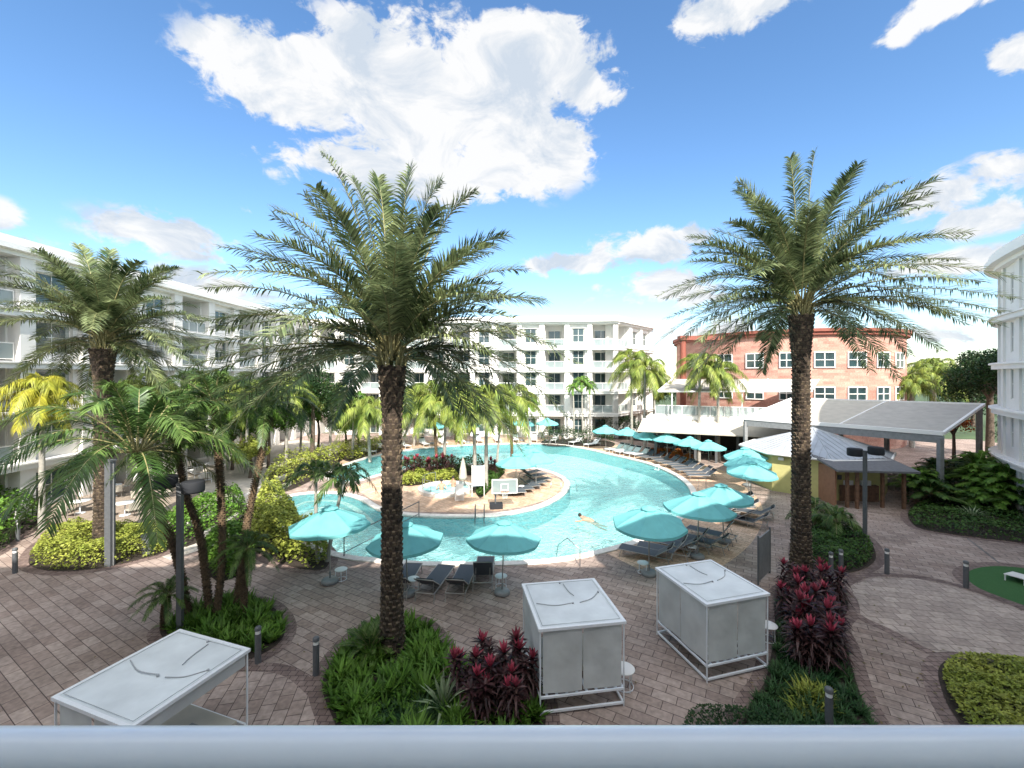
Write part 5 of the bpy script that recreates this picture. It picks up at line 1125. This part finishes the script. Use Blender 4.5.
# folded cream umbrella
g = G(463, 490); rt = empty('folded_umbrella', g, 0, 'closed cream umbrella leaning beside the hot tub', 'umbrella'); w = MB(); w.lathe([(.02,2.4),(.12,2.1),(.24,1.5),(.3,.9),(.2,.75),(.05,.8)], n=9, smooth=False); w.build('canopy', M['cream'], rt); w = MB(); w.tube([(0,0,0),(0,0,2.45)], .025, 6); w.build('pole', M['trim'], rt); w = MB(); w.lathe([(0,0),(.3,0),(.28,.1),(0,.12)], n=14); w.build('base', M['trim'], rt)
# pool lift chair (white)
g = G(460, 502); rt = empty('pool_lift_chair', g, .2, 'white pool lift seat beside the hot tub', 'chair'); w = MB(); w.box((-.25,-.25,.5),(.25,.25,.58)); w.build('seat', M['trim'], rt); w = MB(); w.box((-.25,.2,.58),(.25,.27,1.15)); w.build('backrest', M['trim'], rt); w = MB(); w.box((-.3,.3,0),(.3,.75,.8)); w.tube([(0,.4,.7),(0,.1,.52)], .04, 6); w.build('base', M['trim'], rt)
# hot tub
g = G(446, 490); rt = empty('hot_tub', (g.x, g.y, 0), 0, 'round hot tub with a pale rim set in the peninsula', 'hot tub')
w = MB(); w.lathe([(2.0,0),(2.0,.22),(1.65,.22),(1.65,.1)], n=40, smooth=False); w.build('rim', M['coping'], rt)
w = MB(); w.lathe([(1.66,.10),(0,.10)], n=40); w.build('water', mat('spa_water', (.32,.62,.60), .15, var=.3, scale=5), rt)
w = MB(); w.tube([(1.7*math.cos(t), 1.7*math.sin(t), 1.0) for t in np.linspace(2.2, 4.2, 12)], .02, 6)
for t in (2.2, 2.9, 3.5, 4.2): w.tube([(1.7*math.cos(t), 1.7*math.sin(t), .2), (1.7*math.cos(t), 1.7*math.sin(t), 1.0)], .02, 6)
w.build('rail', M['steel'], rt)
# people
def person(name, joints, edges, radii, loc, rz, label, hair_c, sc=1.0):
    me = bpy.data.meshes.new('body'); me.from_pydata(joints, edges, []); o = bpy.data.objects.new(name, me); C.objects.link(o); md = o.modifiers.new('s', 'SKIN')
    for i, r_ in enumerate(radii): me.skin_vertices[0].data[i].radius = (r_, r_)
    me.skin_vertices[0].data[0].use_root = True; ss = o.modifiers.new('d', 'SUBSURF'); ss.levels = 2; ss.render_levels = 2
    dg = bpy.context.evaluated_depsgraph_get(); dg.update(); nm = bpy.data.meshes.new_from_object(o.evaluated_get(dg)); o.modifiers.clear(); o.data = nm; nm.materials.clear(); nm.materials.append(M['skin'])
    for p in nm.polygons: p.use_smooth = True
    o.location = loc; o.rotation_euler[2] = rz; o.scale = (sc,)*3; tag(o, label, 'person')
    h = MB(); c = Vector(hair_c); h.lathe([(0,.135),(.06,.12),(.1,.07),(.108,.0),(.09,-.05)], tuple(c), 12); h.build('hair', M['hair'], o); return o
# joints: pelvis, chest, neck, head base, head top, L shoulder, elbow, hand, R shoulder, elbow, hand, L hip knee foot, R hip knee foot
ed = [(0,1),(1,2),(2,3),(3,4),(1,5),(5,6),(6,7),(1,8),(8,9),(9,10),(0,11),(11,12),(12,13),(0,14),(14,15),(15,16)]
rd = [.15,.16,.06,.09,.085,.06,.045,.03,.06,.045,.03,.09,.06,.04,.09,.06,.04]
swim = [(0,0,-.02),(0,.45,.06),(0,.6,.12),(0,.68,.17),(0,.74,.27),(.2,.48,.06),(.48,.6,.04),(.6,.85,.02),(-.2,.48,.06),(-.46,.62,.04),(-.55,.9,.02),(.1,-.1,-.1),(.14,-.5,-.25),(.15,-.9,-.3),(-.1,-.1,-.1),(-.16,-.5,-.3),(-.18,-.9,-.4)]
person('person', swim, ed, rd, G(592, 519)+Vector((0,0,-.10)), 1.2, 'dark haired swimmer in the middle of the pool with arms out', (0, .72, .24))
sit = [(0,0,-.25),(0,-.05,.2),(0,-.03,.38),(0,0,.46),(0,.02,.58),(.2,-.05,.28),(.34,.05,.05),(.3,.25,.0),(-.2,-.05,.28),(-.34,.05,.05),(-.3,.25,.0),(.12,.05,-.28),(.14,.45,-.3),(.14,.5,-.6),(-.12,.05,-.28),(-.14,.45,-.3),(-.14,.5,-.6)]
person('person', sit, ed, rd, G(441, 492)+Vector((0,.2,.22)), 3.3, 'person with dark hair sitting in the hot tub at the left', (0, 0, .56))
person('person', sit, ed, rd, G(452, 490)+Vector((0,.6,.22)), 2.6, 'person sitting in the hot tub at the right, shoulders above water', (0, 0, .56))
# far fence with life ring
f0, f1 = G(540, 447.5), G(607, 449.5); f0, f1 = f0+Vector((0,3.5,0)), f1+Vector((0,3.5,0)); T, L = frame_m(Vector((f0.x, f0.y)), Vector((f1.x, f1.y)))
rt = empty('pool_fence', f0, 0, 'dark thin railed pool fence in front of the far hedge', 'fence'); w = MB(); w.box((0,-.02,1.15),(L,.02,1.2), T); w.box((0,-.02,.1),(L,.02,.14), T)
for k in range(int(L/.15)): w.box((k*.15,-.01,.14),(k*.15+.02,.01,1.15), T)
w.build('rail_panel', M['grey'], rt, f0)
for k in range(6): w = MB(); x = L*k/5; w.box((x-.03,-.05,0),(x+.03,.05,1.25), T); w.build('post', M['grey'], rt, f0)
p = T @ Vector((L*.46, -.12, .9)); w = MB(); w.tube([(p.x+.3*math.cos(t), p.y, p.z+.3*math.sin(t)) for t in np.linspace(0, 2*PI, 24)], .07, 8); o = w.build('life_ring', M['trim'], None, p); o.location = p; tag(o, 'white life ring hanging on the far pool fence', 'life ring')

# leaf litter scattered over the paving
r = np.random.default_rng(99); mb = MB()
for k in range(700):
    c = (bA, bB, bD, bE, bG, bC, bF)[k % 7]; p = c[int(r.integers(len(c)))]; x, y = p.x+r.normal()*.9, p.y+r.normal()*.9
    a_ = r.uniform(0, 6.3); s_ = r.uniform(.03, .07); dx, dy = math.cos(a_)*s_, math.sin(a_)*s_; z = .034
    mb.add([(x-dx, y-dy, z), (x+dy*.4, y-dx*.4, z+.006), (x+dx, y+dy, z+.002), (x-dy*.4, y+dx*.4, z+.004)], [(0,1,2,3)])
tag(mb.build('leaf_litter', mat('dry_leaf', (.20,.13,.06), .9, col2=(.12,.12,.04), scale=2)), 'small dry leaves scattered along the edges of the planting beds', 'leaf litter', kind='stuff')
# pale steps under the water of the left arm
band('pool_step', [G(*q, -.25) for q in ((291,520),(294,508),(312,501),(340,502),(360,512),(372,524))], .4, -.25, M['coping'])
band('pool_step', [G(*q, -.45) for q in ((304,526),(306,514),(320,508),(338,509),(350,518),(358,530))], .4, -.45, M['coping'])
# drop unused prototype sources, name check
for s in CD:
    if not s.get('used'): 
        for c in KIDS(s): bpy.data.objects.remove(c)
        bpy.data.objects.remove(s)
scene.cycles.use_denoising = True
